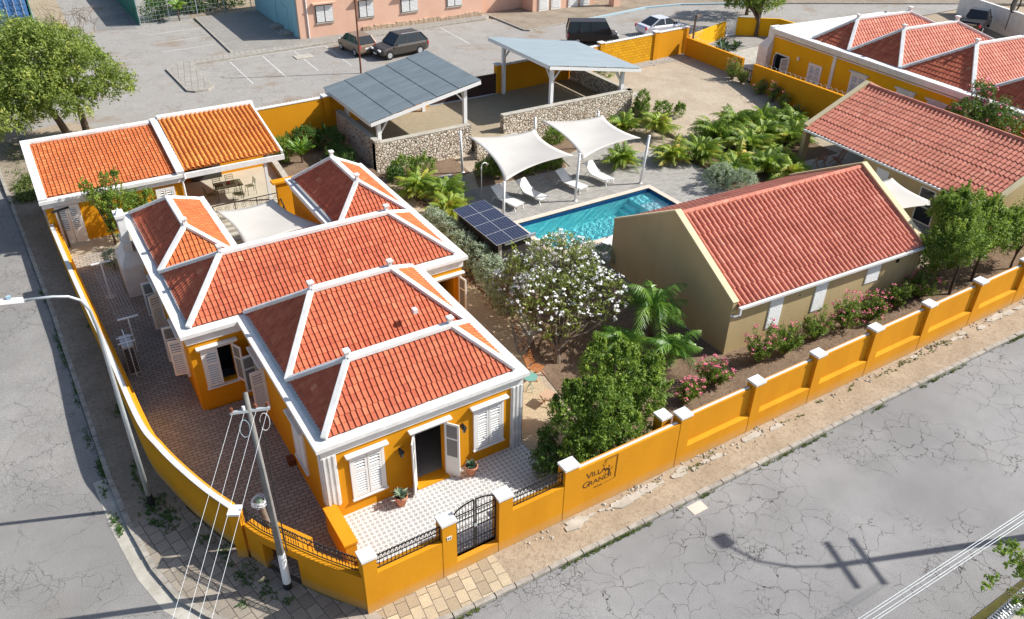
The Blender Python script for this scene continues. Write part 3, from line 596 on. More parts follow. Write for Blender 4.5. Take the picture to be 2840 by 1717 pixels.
for x,y,dx,dy in ((.2,.2,1,0),(7.1,.2,-1,0)):
    s=dx; pl=MB()
    x0,x1=(x-.06,x+.40) if s>0 else (x-.40,x+.06)
    pl.box(x0,y-.05,.0 if s<0 else .62,x1,y-.001,2.655)
    for k in range(3): xx=x0+.05+k*.15; pl.box(xx,y-.09,.0 if s<0 else .62,xx+.07,y-.05,2.65)
    if s<0: pl.box(x+.001,y-.05,0,x+.06,y+.35,2.655)
    else: pl.box(x-.06,y-.001,.62,x-.001,y+.3,2.655)
    pl.build('pilaster','white',V)
# roofs
def ridge(par,pts,w=.2,h=.13,cz=.05,name='ridge_band'):
    for a,b in pts: m=MB(); m.bar(a,b,w,h,cz=cz); m.build(name,'white',par,bevel=.02)
def finial(par,p,s=1.):
    m=MB(); x,y,z=p; m.box(x-.07*s,y-.07*s,z,x+.07*s,y+.07*s,z+.2*s); m.box(x-.11*s,y-.11*s,z+.2*s,x+.11*s,y+.11*s,z+.27*s); return m.build('finial','white',par,bevel=.01)
def hip(par,x0,x1,y0,y1,ze,rx0,rx1,zr,yr=None,mts=('tile',)*4,front_open=0,fins=(1,1)):
    yr=yr or (y0+y1)/2; a,b,c,d=(x0,y0,ze),(x1,y0,ze),(x1,y1,ze),(x0,y1,ze); p,q=(rx0,yr,zr),(rx1,yr,zr)
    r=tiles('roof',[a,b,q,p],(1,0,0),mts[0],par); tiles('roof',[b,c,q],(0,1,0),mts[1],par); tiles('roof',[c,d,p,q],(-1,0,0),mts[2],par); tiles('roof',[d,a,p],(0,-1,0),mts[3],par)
    ridge(par,[(p,q)],.26,.16); ridge(par,[(a,p),(b,q),(c,q),(d,p)],.2,.13)
    for k,f in zip((p,q),fins):
        if f: finial(par,(k[0],k[1],k[2]+.1))
ZE=3.2
hip(V,.38,6.93,.34,3.52,ZE,1.88,5.42,4.5,1.93,('tile','tile_orange_and_sunlit','tile','tile'))  # right slope: sunlit side put into the tile colour, likewise on the hips below
hip(V,.38,6.93,3.52,8.05,ZE,2.2,5.1,4.78,5.79,('tile','tile_orange_and_sunlit','tile','tile'))
hip(V,-1.58,8.93,8.1,12.45,ZE,.33,6.97,4.6,10.2,('tile','tile_orange_and_sunlit','tile','tile'))
def hipy(par,x0,x1,y0,y1,ze,ry0,ry1,zr,mts,rx=None):
    rx=rx or (x0+x1)/2; a,b,c,d=(x0,y0,ze),(x1,y0,ze),(x1,y1,ze),(x0,y1,ze); p,q=(rx,ry0,zr),(rx,ry1,zr)
    tiles('roof',[a,b,p],(1,0,0),mts[0],par); tiles('roof',[b,c,q,p],(0,1,0),mts[1],par); tiles('roof',[c,d,q],(-1,0,0),mts[2],par); tiles('roof',[d,a,p,q],(0,-1,0),mts[3],par)
    ridge(par,[(p,q)],.24,.15); ridge(par,[(a,p),(b,p),(c,q),(d,q)],.2,.13); finial(par,(p[0],p[1],p[2]+.1)); 
    return q
q=hipy(V,-1.6,1.3,12.5,18.3,ZE,13.75,16.75,4.25,('tile_orange_and_sunlit','tile_orange_and_sunlit','tile','tile'))
q=hipy(V,5.68,9.0,12.5,18.3,ZE,14.0,17.0,4.42,('tile','tile_orange_and_sunlit','tile','tile'),7.28); finial(V,(q[0],q[1],q[2]+.1))
# snow-guard like small roof vent bits
m=MB(); m.box(5.0,3.75,4.05,5.16,3.95,4.2); m.build('vent','white',V)
# doors, windows
window(V,(3.15,.2),(1,0),.06,1.05,2.2,open_l=122,open_r=128,door=True,real=True)
window(V,(1.07,.195),(1,0),.62,.94,1.62); window(V,(5.35,.195),(1,0),.62,.96,1.62)
window(V,(-1.35,7.9),(1,0),.68,1.0,1.57,open_l=4,open_r=112,real=True)
window(V,(8.0,7.9),(1,0),.75,.95,1.5,open_l=160,open_r=100,real=True)
window(V,(.2,6.95),(0,-1),.62,1.0,1.55,open_l=-85,open_r=-95); window(V,(.2,2.95),(0,-1),.62,.95,1.6)
window(V,(-1.77,10.2),(0,-1),.6,1.0,1.55,open_l=-95,open_r=-80); window(V,(-1.77,13.9),(0,-1),.6,1.0,1.55,open_l=-88,open_r=-110)
window(V,(9.11,9.2),(0,1),.62,1.0,1.6); window(V,(9.11,14.5),(0,1),.62,1.0,1.6); window(V,(7.1,2.0),(0,1),.62,.95,1.6); window(V,(7.1,5.0),(0,1),.62,.95,1.6)
st=MB(); st.box(3.1,-.02,0,4.25,.2,.055); st.build('door_sill','yellow',V)
for x in (2.62,4.83):
    m=MB(); m.box(x-.03,.1,1.78,x+.03,.2,1.9); m.box(x-.015,.0,1.95,x+.015,.15,1.98); l=m.build('wall_lantern','black',V)
    m=MB(); y=.02; m.lathe([(.0,.30),(.1,.16),(.1,.145),(.085,.14)],(x,y,1.7),6); m.build('lamp_cap','black',l)
    m=MB(); m.lathe([(.08,.14),(.05,-.02),(.0,-.05)],(x,y,1.7),6); m.build('lamp_glass','glass',l)
# bread-oven chimney on the left wing
ch=MB(); ch.box(-2.62,16.45,-.3,-1.775,18.25,1.62); ch.add([(-2.62,16.45,1.62),(-1.775,16.45,1.62),(-1.775,18.25,1.62),(-2.62,18.25,1.62),(-2.35,16.75,2.15),(-1.775,16.75,2.15),(-1.775,17.85,2.15),(-2.35,17.85,2.15)],[(4,5,6,7),(0,1,5,4),(1,2,6,5),(2,3,7,6),(3,0,4,7)])
ch.box(-2.33,16.8,2.15,-1.98,17.7,2.6); ch.box(-2.28,16.85,2.6,-1.98,17.45,3.75); ch.box(-2.34,16.79,3.75,-1.94,17.51,3.87); ch.add([(-2.28,16.9,3.87),(-2.0,16.9,3.87),(-2.0,17.2,3.87),(-2.28,17.2,3.87),(-2.14,17.05,4.15)],[(0,1,4),(1,2,4),(2,3,4),(3,0,4)])
ch.build('chimney','white',V)
# low wall from the front left corner
m=MB(); m.box(.02,-1.55,-.5,.36,.14,.66); m.box(-.02,-1.58,.66,.4,.148,.74)
tag(m.build('low_wall','yellow_street'),'low ochre garden wall with flat coping running out from the villa front left pilaster','wall')
# ================================================================ STREET WALL
SW=thing('street_wall','long ochre street wall with white capped posts and lettering, along the front pavement','wall',(20,-3.2,-.5))
m=MB()
def post(mb,cx,y0,w,d,z0,z1): mb.box(cx-w/2,y0,z0,cx+w/2,y0+d,z1)
caps=MB()
POSTS=[(.13,.40),(2.56,.45),(4.45,.47),(6.83,.5),(11.5,.46),(14.95,.46),(18.15,.46),(21.45,.46),(24.85,.46),(28.4,.46),(31.9,.46),(35.4,.46),(38.9,.46)]
for i,(cx,w) in enumerate(POSTS):
    z1=1.72
    m.box(cx-w/2,-3.2,-.75,cx+w/2,-2.8,z1); caps.box(cx-w/2-.025,-3.225,z1,cx+w/2+.025,-2.775,z1+.09)
m.box(.33,-3.19,-.75,2.335,-2.9,1.1); m.box(4.685,-3.19,-.75,6.58,-2.9,1.1)        # under the railings
m.box(2.785,-3.19,-.75,4.215,-2.9,.0)                                           # gate step
m.box(7.08,-3.19,-.75,11.27,-2.97,1.55); m.box(10.72,-2.85,-.1,11.12,-2.45,1.66); caps.box(10.69,-2.88,1.66,11.15,-2.42,1.75)
for (a,wa),(b,wb) in zip(POSTS[4:],POSTS[5:]):
    x0,x1=a+wa/2,b-wb/2
    m.box(x0,-3.19,-.9,x1,-2.85,.34); m.add([(x0,-3.19,.34),(x1,-3.19,.34),(x1,-3.05,.42),(x0,-3.05,.42)],[(0,1,2,3)]); m.box(x0,-3.05,.34,x1,-2.86,1.55)
m.build('wall_panel','yellow_street',SW); caps.build('post_cap','white',SW)
sp=MB()
def spikes(mb,a,b,z,step=.07,h=.09):
    a=Vector(a);b=Vector(b);L=(b-a).length; n=int(L/step); d=(b-a)/L; s=Vector((-d.y,d.x,0))
    mb.bar((a.x,a.y,z+.012),(b.x,b.y,z+.012),.075,.02)
    for k in range(n):
        c=a+d*(k+.5)*step; 
        for q in (-1,1): mb.add([c+s*q*.03+Vector((0,0,z+.02))-d*.006,c+s*q*.03+Vector((0,0,z+.02))+d*.006,c+s*q*.05+Vector((0,0,z+h))],[(0,1,2)])
spikes(sp,(7.15,-3.08,0),(11.2,-3.08,0),1.55)
for (a,wa),(b,wb) in zip(POSTS[4:],POSTS[5:]): spikes(sp,(a+wa/2+.05,-2.96,0),(b-wb/2-.05,-2.96,0),1.55)
sp.build('spike_strip','spike',SW)
# lettering painted on the wall (thin raised paint)
def text(s,size,loc,par,name,mt='ink',ext=.002,rot=(R(90),0,0),shear=0,sx=1,align='LEFT'):
    c=bpy.data.curves.new(name,'FONT'); c.body=s; c.size=size; c.extrude=ext; c.shear=shear; c.align_x=align
    t=bpy.data.objects.new(name,c); COL.objects.link(t); dg=bpy.context.evaluated_depsgraph_get(); me=bpy.data.meshes.new_from_object(t.evaluated_get(dg)); bpy.data.objects.remove(t)
    o=bpy.data.objects.new(name,me); COL.objects.link(o); me.materials.append(M[mt])
    X=Matrix.Translation(loc)@Matrix.Rotation(rot[2],4,'Z')@Matrix.Rotation(rot[0],4,'X')@Matrix.Scale(sx,4,(1,0,0)); me.transform(X)
    if par: me.transform(Matrix.Translation(-WL[par.name])); o.parent=par
    return o
yy=-3.194
for s,size,x,z in (('V',.36,7.40,.98),('ILLA',.27,7.62,1.0),('G',.36,7.28,.62),('RANDI',.27,7.52,.64)):
    text(s,size,(x,yy,z),SW,'lettering',sx=1.12)
text('ENTREE',.075,(7.75,yy,.43),SW,'lettering',sx=1.3)
m=MB()
for pts in ([(8.10,1.36),(8.14,1.50),(8.64,1.50),(8.62,.50),(8.16,.45)],[(8.04,1.34),(8.10,1.22),(8.17,1.34)],[(8.16,1.36),(8.18,1.455),(8.60,1.455),(8.58,.54)]):
    for a,b in zip(pts,pts[1:]): m.bar((a[0],yy,a[1]),(b[0],yy,b[1]),.008,.008)
# little lizard-like ornament: curved tapering body, four legs with toes, tail
body=[(8.02,1.02),(8.12,1.08),(8.24,1.06),(8.32,.98),(8.34,.88),(8.32,.78),(8.29,.72)]
rs=[.008,.018,.035,.042,.04,.032,.012]
for (a,ra),(b,rb) in zip(zip(body,rs),list(zip(body,rs))[1:]):
    d=Vector((b[0]-a[0],b[1]-a[1])).normalized(); n=Vector((-d.y,d.x))
    m.quad((a[0]-n.x*ra,yy-.002,a[1]-n.y*ra),(b[0]-n.x*rb,yy-.002,b[1]-n.y*rb),(b[0]+n.x*rb,yy-.002,b[1]+n.y*rb),(a[0]+n.x*ra,yy-.002,a[1]+n.y*ra))
for pts in ([(8.02,1.02),(7.95,.97),(7.90,1.0)],[(8.27,1.05),(8.33,1.12),(8.30,1.19)],[(8.33,.97),(8.42,.99),(8.46,1.05)],[(8.22,1.03),(8.18,.95),(8.12,.93)],[(8.31,.82),(8.22,.82),(8.17,.87)]):
    for a,b in zip(pts,pts[1:]): m.bar((a[0],yy,a[1]),(b[0],yy,b[1]),.014,.01)
m.build('emblem','ink',SW)
m=MB(); m.box(2.47,-3.212,1.12,2.62,-3.2,1.26); nb=m.build('house_number','label_white',SW); text('44',.13,(2.475,-3.214,1.145),SW,'number','black')
# curved corner wall
CWL=thing('corner_wall','tall curved ochre wall with white spiked top bending round the left street side','wall',(-4,9,-.5))
P=[(-4.82,24.2),(-4.55,17.3),(-4.3,12.5),(-4.2,10.2),(-4.03,6.35),(-3.75,4.8),(-3.41,3.5),(-2.95,2.1),(-2.52,1.05)]
def smooth(P,n=6):
    out=[]
    for i in range(len(P)-1):
        p0=Vector(P[max(i-1,0)]);p1=Vector(P[i]);p2=Vector(P[i+1]);p3=Vector(P[min(i+2,len(P)-1)])
        for k in range(n):
            t=k/n; out.append(tuple(.5*((2*p1)+(p2-p0)*t+(2*p0-5*p1+4*p2-p3)*t*t+(3*p1-p0-3*p2+p3)*t**3)))
    out.append(tuple(P[-1])); return out
def ribbon(mb,P,w0,w1,z0,z1):
    "solid strip following P; offsets w0,w1 to the right of travel (outside negative inside)"
    A=offc(P,w0);B=offc(P,w1); f=lambda z,p:z(p) if callable(z) else z
    for i in range(len(P)-1):
        vs=[(*A[i],f(z0,A[i])),(*A[i+1],f(z0,A[i+1])),(*B[i+1],f(z0,B[i+1])),(*B[i],f(z0,B[i])),(*A[i],f(z1,A[i])),(*A[i+1],f(z1,A[i+1])),(*B[i+1],f(z1,B[i+1])),(*B[i],f(z1,B[i]))]
        fs=[(4,5,6,7),(0,1,5,4),(2,3,7,6)]
        if i==0: fs.append((3,0,4,7))
        if i==len(P)-2: fs.append((1,2,6,5))
        mb.add(vs,fs)
PS=smooth(P); zw=lambda p:1.3+.5*min(1,max(0,(p[1]-14)/10))
m=MB(); ribbon(m,PS,0,-.24,-.7,zw); ribbon(m,PS,-.24,-.36,-.7,lambda p:zw(p)-.45); m.build('wall_panel','yellow_street',CWL,smooth=True)
m=MB(); ribbon(m,PS,.012,-.15,lambda p:zw(p)+.001,lambda p:zw(p)+.04); m.build('wall_cap','white',CWL)
m=MB()
for i in range(len(PS)-1):
    a,b=PS[i],PS[i+1]; L=math.dist(a,b); n=max(1,int(L/.075)); d=Vector((b[0]-a[0],b[1]-a[1],0)).normalized(); s=Vector((d.y,-d.x,0))
    for k in range(n):
        c=Vector((lerp(a[0],b[0],k/n),lerp(a[1],b[1],k/n),zw((0,lerp(a[1],b[1],k/n)))+.05))-s*.09
        for q in (-1,1): m.add([c+s*q*.06-d*.009,c+s*q*.06+d*.009,c+s*q*.085+Vector((0,0,.07))],[(0,1,2)])
        m.add([c-s*.07-d*.012,c-s*.07+d*.012,c+s*.07+d*.012,c+s*.07-d*.012],[(0,1,2,3)])
m.build('spike_strip','spike',CWL)
m=MB(); T=Matrix.Translation((-2.40,.72,0))@Matrix.Rotation(R(-30),4,'Z'); m.T=T; m.box(-.15,-.17,-.7,.15,.17,1.40); m.build('end_post','yellow_street',CWL)
m=MB(); m.T=T; m.box(-.18,-.2,1.40,.18,.2,1.47); m.build('post_cap','white',CWL)
# low curved wall with the niche for the utility pole
LW=thing('low_corner_wall','low curved ochre wall under the iron railing, with a square niche behind the utility pole','wall',(-1.2,-1.2,-.5))
Q=smooth([(-2.28,.5),(-2.0,-.15),(-1.5,-.98),(-1.05,-1.7),(-.6,-2.35),(-.07,-3.05)],5)
def seg(a,b): return [p for p in Q if a<=p[0]<=b]
n0,n1=-2.02,-1.28
A=[p for p in Q if p[0]<=n0+.05]; Bm=[p for p in Q if n0-.05<=p[0]<=n1+.05]; Cc=[p for p in Q if p[0]>=n1-.05]
m=MB(); ribbon(m,A,0,-.3,-.7,.66); ribbon(m,Cc,0,-.3,-.7,.66); ribbon(m,Q,0,-.3,.66,.98); ribbon(m,Bm,-.6,-.7,-.7,.9)
ribbon(m,[A[-1],tuple(Vector(A[-1])+Vector((.45,.41)))],0,-.1,-.7,.655); ribbon(m,[Cc[0],tuple(Vector(Cc[0])+Vector((.45,.41)))],.1,0,-.7,.655)
m.build('wall_panel','yellow_street',LW)
m=MB(); ribbon(m,Bm,-.3,-.705,.82,.897); m.build('niche_top','yellow',LW)
# railings
def railing(name,label,pts,z0,h,group):
    t=thing(name,label,'railing',(*pts[0],z0),group); L=0; segs=[]
    rl=MB(); br=MB(); lp=MB()
    for a,b in zip(pts,pts[1:]):
        for z in (z0+.03,z0+h*.62,z0+h*.98): rl.bar((*a,z),(*b,z),.025,.02)
        n=max(1,round(math.dist(a,b)/.115)); d=Vector((b[0]-a[0],b[1]-a[1],0)); st=d/n; u=d.normalized()
        for k in range(n):
            c=Vector((*a,z0))+st*k; br.bar(c,c+Vector((0,0,h*.98)),.014,.014)
            br.box(c.x-.014,c.y-.014,c.z+h*.3,c.x+.014,c.y+.014,c.z+h*.3+.03)
            for q in (-1,1): lp.bar(c+Vector((0,0,h*.98)),c+Vector((0,0,h*.98+.07))+u*.05*q,.012,.01)
            prev=None
            for j in range(7):
                an=math.pi*j/6; p=c+st*.5+Vector((0,0,h*.66))-st*1.0*math.cos(an)+Vector((0,0,h*.29*math.sin(an)))
                if prev is not None: lp.bar(prev,p,.011,.011)
                prev=p
    for p in (pts[0],pts[-1]): br.bar((*p,z0),(*p,z0+h*1.02),.04,.04)
    rl.build('rail','black',t); br.build('bars','black',t); lp.build('ornament','black',t); return t
railing('iron_railing','black iron railing with pointed arches curving above the low wall behind the utility pole',[(x+.12,y+.1) for x,y in Q],1.0,.55,'iron railings on the street wall')
railing('iron_railing','black iron railing on the front wall left of the arched gate',[(.35,-3.05),(2.32,-3.05)],1.1,.55,'iron railings on the street wall')
railing('iron_railing','black iron railing on the front wall right of the arched gate, beside the painted lettering',[(4.7,-3.05),(6.57,-3.05)],1.1,.55,'iron railings on the street wall')
# arched gate
G=thing('iron_gate','black double iron gate with arched top between two white capped posts','gate',(3.5,-3.0,0))
gx0,gx1,gy=2.80,4.21,-3.0; gm_=(gx0+gx1)/2
arch=lambda x:1.72+.33*math.sqrt(max(0,1-((x-gm_)/(gx1-gm_))**2))
for (a,b) in ((gx0,gm_-.015),(gm_+.015,gx1)):
    m=MB(); m.box(a,gy-.02,.06,a+.04,gy+.02,arch(a+.02)); m.box(b-.04,gy-.02,.06,b,gy+.02,arch(b-.02))
    for z in (.1,.45,.95,1.42,1.68): m.bar((a,gy,z),(b,gy,z),.025,.03)
    n=12; 
    for k in range(n): x0,x1=a+(b-a)*k/n,a+(b-a)*(k+1)/n; m.bar((x0,gy,arch(x0)),(x1,gy,arch(x1)),.03,.035); m.bar(((x0+x1)/2,gy,arch((x0+x1)/2)),((x0+x1)/2-.04,gy,arch((x0+x1)/2)+.09),.014,.014)
    for k in range(1,7):
        x=a+(b-a)*k/7; m.bar((x,gy,.1),(x,gy,arch(x)),.014,.014)
        for zb in (1.45,.98,.15):
            prev=None
            for j in range(7):
                an=math.pi*j/6; p=(x-.1*math.cos(an),gy,zb+.17*math.sin(an))
                if prev: m.bar(prev,p,.01,.01)
                prev=p
    m.build('gate_leaf','black',G)
m=MB(); m.box(gm_-.05,gy-.05,.98,gm_+.05,gy+.05,1.08); m.build('lock','steel',G)
# ================================================================ ANNEX with covered terrace
AX=thing('annex','long ochre annex with single slope orange tile roof and a covered terrace, behind the villa','house',(1,24.5,.6))
m=MB(); m.box(-4.7,20.9,-.4,6.9,27.2,.595); m.build('base','terrace_floor',AX)
m=MB(); AL=[(-4.72,22.15),(1.35,22.15),(1.35,26.9),(-4.72,26.9)]
zr=lambda y:2.98+(y-21.9)*.21
m.box(-4.72,22.15,.3,1.35,22.4,2.6); m.box(-4.72,26.65,.0,1.35,26.9,3.9); m.box(-4.72,22.4,.0,-4.47,26.65,2.6); m.box(1.1,22.4,.5,1.35,26.65,2.6)
m.add([(-4.72,22.4,2.6),(-4.47,22.4,2.6),(-4.47,26.65,2.6),(-4.72,26.65,2.6),(-4.72,22.4,2.95),(-4.47,22.4,2.95),(-4.47,26.65,3.85),(-4.72,26.65,3.85)],[(4,5,6,7),(0,3,7,4),(1,5,6,2)])
m.add([(1.1,22.4,2.6),(1.35,22.4,2.6),(1.35,26.65,2.6),(1.1,26.65,2.6),(1.1,22.4,2.95),(1.35,22.4,2.95),(1.35,26.65,3.85),(1.1,26.65,3.85)],[(4,5,6,7),(0,3,7,4),(1,5,6,2)])
m.build('wall','yellow',AX)
m=MB(); m.box(1.35,26.65,.5,6.6,26.9,3.9); m.build('back_wall','yellow',AX)
m=MB(); m.box(-4.82,22.02,2.58,1.42,22.16,2.84); m.box(-4.88,21.9,2.84,1.42,22.5,2.99); m.build('cornice','white',AX)
tiles('roof',[(-4.5,22.25,3.02),(1.15,22.25,3.02),(1.15,26.75,3.98),(-4.5,26.75,3.98)],(1,0,0),'tile_orange_and_sunlit',AX,th=.24,tw=.19)
tiles('roof',[(1.55,22.1,3.12),(6.35,22.1,3.12),(6.35,26.75,4.16),(1.55,26.75,4.16)],(1,0,0),'tile_yellow',AX,tw=.24,th=.33,prof=BAR)
for (a,b,w,h) in (((-4.68,21.95,3.02),(-4.68,27.0,4.1),.36,.16),((1.35,21.95,3.06),(1.35,27.0,4.14),.36,.2),((-4.86,26.95,4.05),(1.17,26.95,4.05),.34,.16),((1.53,26.95,4.2),(6.55,26.95,4.2),.38,.2),((6.42,22.0,3.12),(6.42,26.76,4.18),.1,.16)):
    m=MB(); m.bar(a,b,w,h); m.build('parapet','white',AX)
m=MB(); m.box(1.45,21.98,2.72,6.5,22.1,2.98); m.box(1.5,22.1,2.82,6.45,22.2,2.9); m.build('beam','white',AX)
m=MB(); m.box(5.42,22.1,.6,5.56,22.24,2.82); m.build('post','white_paint',AX)
m=MB(); m.tube([(1.52,22.0,2.95),(1.5,21.95,2.75),(1.36,22.0,2.6),(1.38,22.06,2.4),(1.38,22.06,.6)],.05,8); m.build('drain_pipe','white_paint',AX)
window(AX,(-4.28,22.15),(1,0),.6,.86,1.85,lintel=False,door=True); window(AX,(.15,22.15),(1,0),1.0,.7,1.35,lintel=False)
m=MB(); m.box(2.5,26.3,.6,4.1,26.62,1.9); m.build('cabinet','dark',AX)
t=thing('roof_equipment','dark rusty bracket lamp on a thin pole at the annex left corner','lamp post',(-4.3,21.7,.4))
m=MB(); m.tube([(-4.2,21.8,.3),(-4.25,21.75,2.55)],.05,7); m.build('pole','trunk',t); m=MB(); m.tube([(-4.5,21.72,2.5),(-3.75,21.7,2.6)],.06,7); m.build('arm','black',t)
# dining furniture on the terrace
def chair_mesh(par,x,y,rot,z,mt,s=1.):
    pass
def metal_chair(loc,rot,label,group):
    t=thing('metal_chair',label,'chair',loc,group,rot,local=True)
    m=MB(); 
    for k in range(6): m.box(-.2,-.2+k*.068,.44,.2,-.15+k*.068,.455)
    m.build('seat','olive',t)
    m=MB(); 
    for x in (-.2,.2): m.bar((x,.2,.44),(x,.27,.85),.02,.02)
    for z in (.62,.72,.82): m.bar((-.2,.2+(z-.44)*.17,z),(.2,.2+(z-.44)*.17,z),.05,.012)
    m.build('backrest','olive',t)
    for x in (-.2,.2):
        for y in (-.2,.2): m=MB(); m.bar((x,y,.44),(x*1.1,y*1.15,0),.02,.02); m.build('leg','olive',t)
    return t
TT=thing('dining_table','olive slatted metal dining table on the covered annex terrace','table',(3.75,23.5,.6),None,R(-3),local=True)
m=MB()
for k in range(14): m.box(-.68+k*.1,-.4,.72,-.6+k*.1,.4,.74)
m.box(-.7,-.42,.70,.7,-.38,.74); m.box(-.7,.38,.7,.7,.42,.74); m.build('tabletop','olive',TT)
for x in (-.6,.6):
    for y in (-.33,.33): m=MB(); m.bar((x,y,.7),(x*1.08,y*1.1,0),.03,.03); m.build('leg','olive',TT)
cg='olive metal chairs around the terrace table'
metal_chair((4.85,23.4,.6),R(-88),'olive metal chair at the right end of the terrace table, in the sun',cg)
metal_chair((3.4,24.2,.6),R(4),'olive metal chair behind the terrace table, left of its pair',cg)
metal_chair((4.05,24.2,.6),R(-3),'olive metal chair behind the terrace table, right of its pair',cg)
metal_chair((2.75,23.3,.6),R(92),'olive metal chair at the left end of the terrace table, in shade',cg)
metal_chair((4.0,22.75,.6),R(180),'olive metal chair tucked under the near side of the terrace table',cg)
m=MB(); m.lathe([(.05,0),(.09,.1),(.07,.14)],(3.8,23.5,1.34),8); tag(m.build('bowl','petal_red'),'small red bowl standing on the terrace dining table','bowl')
# scroll railing at terrace edge and stairs, patio sail
RA=thing('scroll_railing','black wrought iron scroll railing along the annex terrace edge above the patio','railing',(3.9,21.0,.6))
sc=MB()
def scroll(mb,c,r,ax,flip=1,n=14,turns=1.6):
    prev=None
    for k in range(n+1):
        t=k/n; a=t*turns*2*math.pi*flip; rr=r*(1-.8*t); p=Vector(c)+ax*(rr*math.cos(a))+Vector((0,0,rr*math.sin(a)))
        if prev is not None: mb.bar(prev,p,.014,.014)
        prev=p
def srail(a,b,z0,z1,h=.85):
    a=Vector((*a,0));b=Vector((*b,0)); u=(b-a).normalized(); L=(b-a).length
    m=MB(); m.bar(a+Vector((0,0,z0+h)),b+Vector((0,0,z1+h)),.05,.03); m.bar(a+Vector((0,0,z0+.08)),b+Vector((0,0,z1+.08)),.025,.02)
    n=max(1,round(L/.42))
    for k in range(n):
        t=(k+.5)/n; c=a.lerp(b,t)+Vector((0,0,lerp(z0,z1,t)+h*.5)); scroll(sc,c+u*.08+Vector((0,0,.16)),.17,u,1); scroll(sc,c-u*.08-Vector((0,0,.16)),.17,u,-1); 
    for t in (0,.33,.66,1): c=a.lerp(b,t); m.bar(c+Vector((0,0,lerp(z0,z1,t))),c+Vector((0,0,lerp(z0,z1,t)+h)),.035,.035)
    m.build('rail','black',RA)
srail((2.3,20.95),(5.6,20.95),.6,.6); srail((5.6,20.95),(5.6,20.0),.6,.1); srail((2.3,20.95),(2.2,18.6),.6,-.1); srail((3.0,18.6),(2.9,16.0),-.1,0,.9)
sc.build('scrolls','black',RA)
m=MB(); m.box(5.5,20.6,-.1,9.0,20.85,2.1); m.box(5.3,20.5,2.1,9.1,20.95,2.2)
o=m.build('patio_wall','yellow'); tag(o,'low ochre wall with white top between the annex terrace and right villa wing','wall')
st=MB()
for k in range(4): st.box(2.3,20.9-(k+1)*.3,-.02,5.5,20.9-k*.3,.6-(k+1)*.14)
tag(st.build('patio_steps','concrete'),kind='structure')
def sail(name,label,c,posts=(),sag=.25,mid=(0,0,0),n=16,edge=.10,group=None,thick=.012):
    "four-corner tensioned membrane with inward curved edges"
    c=[Vector(p) for p in c]; cen=sum(c,Vector())/4; vs=[];fs=[]
    def E(a,b,t):
        mid=(a+b)/2; q=(cen-mid)*edge*2.2; return a.lerp(b,t)+q*4*t*(1-t)
    for i in range(n+1):
        for j in range(n+1):
            u,v=i/n,j/n
            S1=E(c[0],c[1],u)*(1-v)+E(c[3],c[2],u)*v; S2=E(c[0],c[3],v)*(1-u)+E(c[1],c[2],v)*u
            S3=(c[0]*(1-u)+c[1]*u)*(1-v)+(c[3]*(1-u)+c[2]*u)*v
            p=S1+S2-S3; p.z-=sag*16*u*(1-u)*v*(1-v)*.4
            vs.append(p)
    for i in range(n):
        for j in range(n): a=i*(n+1)+j; fs.append((a,a+n+1,a+n+2,a+1))
    m=MB(); m.add(vs,fs); m.smooth=True; o=m.build(name,'fabric'); md=o.modifiers.new('s','SOLIDIFY'); md.thickness=thick
    return tag(o,label,'shade sail',group)
sail('shade_sail','cream shade sail over the villa patio beside the scroll railing',[(1.95,18.6,2.3),(4.78,18.9,2.15),(5.55,14.3,2.6),(1.95,13.6,2.6)],edge=.08)
# ================================================================ back boundary wall, gate, courtyard walls
def bwall(name,label,pts,z0,zt,th,mt,capmt=None,spk=True,posts=(),pz=.1):
    t=thing(name,label,'wall',(pts[0][0],pts[0][1],z0)); m=MB()
    ribbon(m,pts,0,-th,z0-.4,zt); m.build('wall_panel',mt,t)
    if capmt: m=MB(); ribbon(m,pts,.03,-th-.03,zt,(lambda p:(zt(p) if callable(zt) else zt)+.06)) if not callable(zt) else ribbon(m,pts,.03,-th-.03,zt,lambda p:zt(p)+.06); m.build('coping',capmt,t)
    if spk:
        m=MB()
        for a,b in zip(pts,pts[1:]):
            d=Vector((b[0]-a[0],b[1]-a[1],0)); L=d.length; u=d/L; s=Vector((u.y,-u.x,0)); n=int(L/.22)
            for k in range(n): c=Vector((a[0],a[1],(zt(a) if callable(zt) else zt)+.06))+u*(k+.5)*.22-s*th/2; m.add([c-u*.02-s*.03,c+u*.02-s*.03,c+s*.02+Vector((0,0,.14))],[(0,1,2)]); m.add([c-u*.02+s*.03,c+u*.02+s*.03,c-s*.02+Vector((0,0,.14))],[(0,1,2)])
        m.build('spike_strip','spike',t)
    for k,(x,y) in enumerate(posts):
        zz=(zt((x,y)) if callable(zt) else zt); m=MB(); m.box(x-.2,y-.12,z0-.3,x+.2,y+.3,zz+pz); m.build('pillar',mt,t)
        m=MB(); m.box(x-.24,y-.16,zz+pz,x+.24,y+.34,zz+pz+.07); m.build('pillar_cap','white',t)
    return t
bwall('boundary_wall','ochre rear wall with white spiked coping between the annex and the first carport',[(6.5,29.75),(11.6,30.0)],.5,2.72,.2,'yellow','white')
bwall('boundary_wall','ochre wall stretch with pillars beside the brown sliding gate, under the first carport',[(11.6,30.0),(18.9,30.3)],.5,2.72,.2,'yellow','white',posts=[(11.8,30.0),(15.2,30.15),(18.75,30.3)])
bwall('boundary_wall','ochre rear courtyard wall right of the brown sliding gate, under the second carport',[(24.3,30.35),(31.2,30.65)],.5,2.76,.2,'yellow','white',posts=[(24.45,30.35),(30.3,30.6)])
bwall('boundary_wall','ochre painted block wall with white spiked coping along the dirt lot street side',[(33.9,31.0),(39.3,31.35)],.5,2.88,.2,'blocks','white',posts=[(33.85,31.0)])
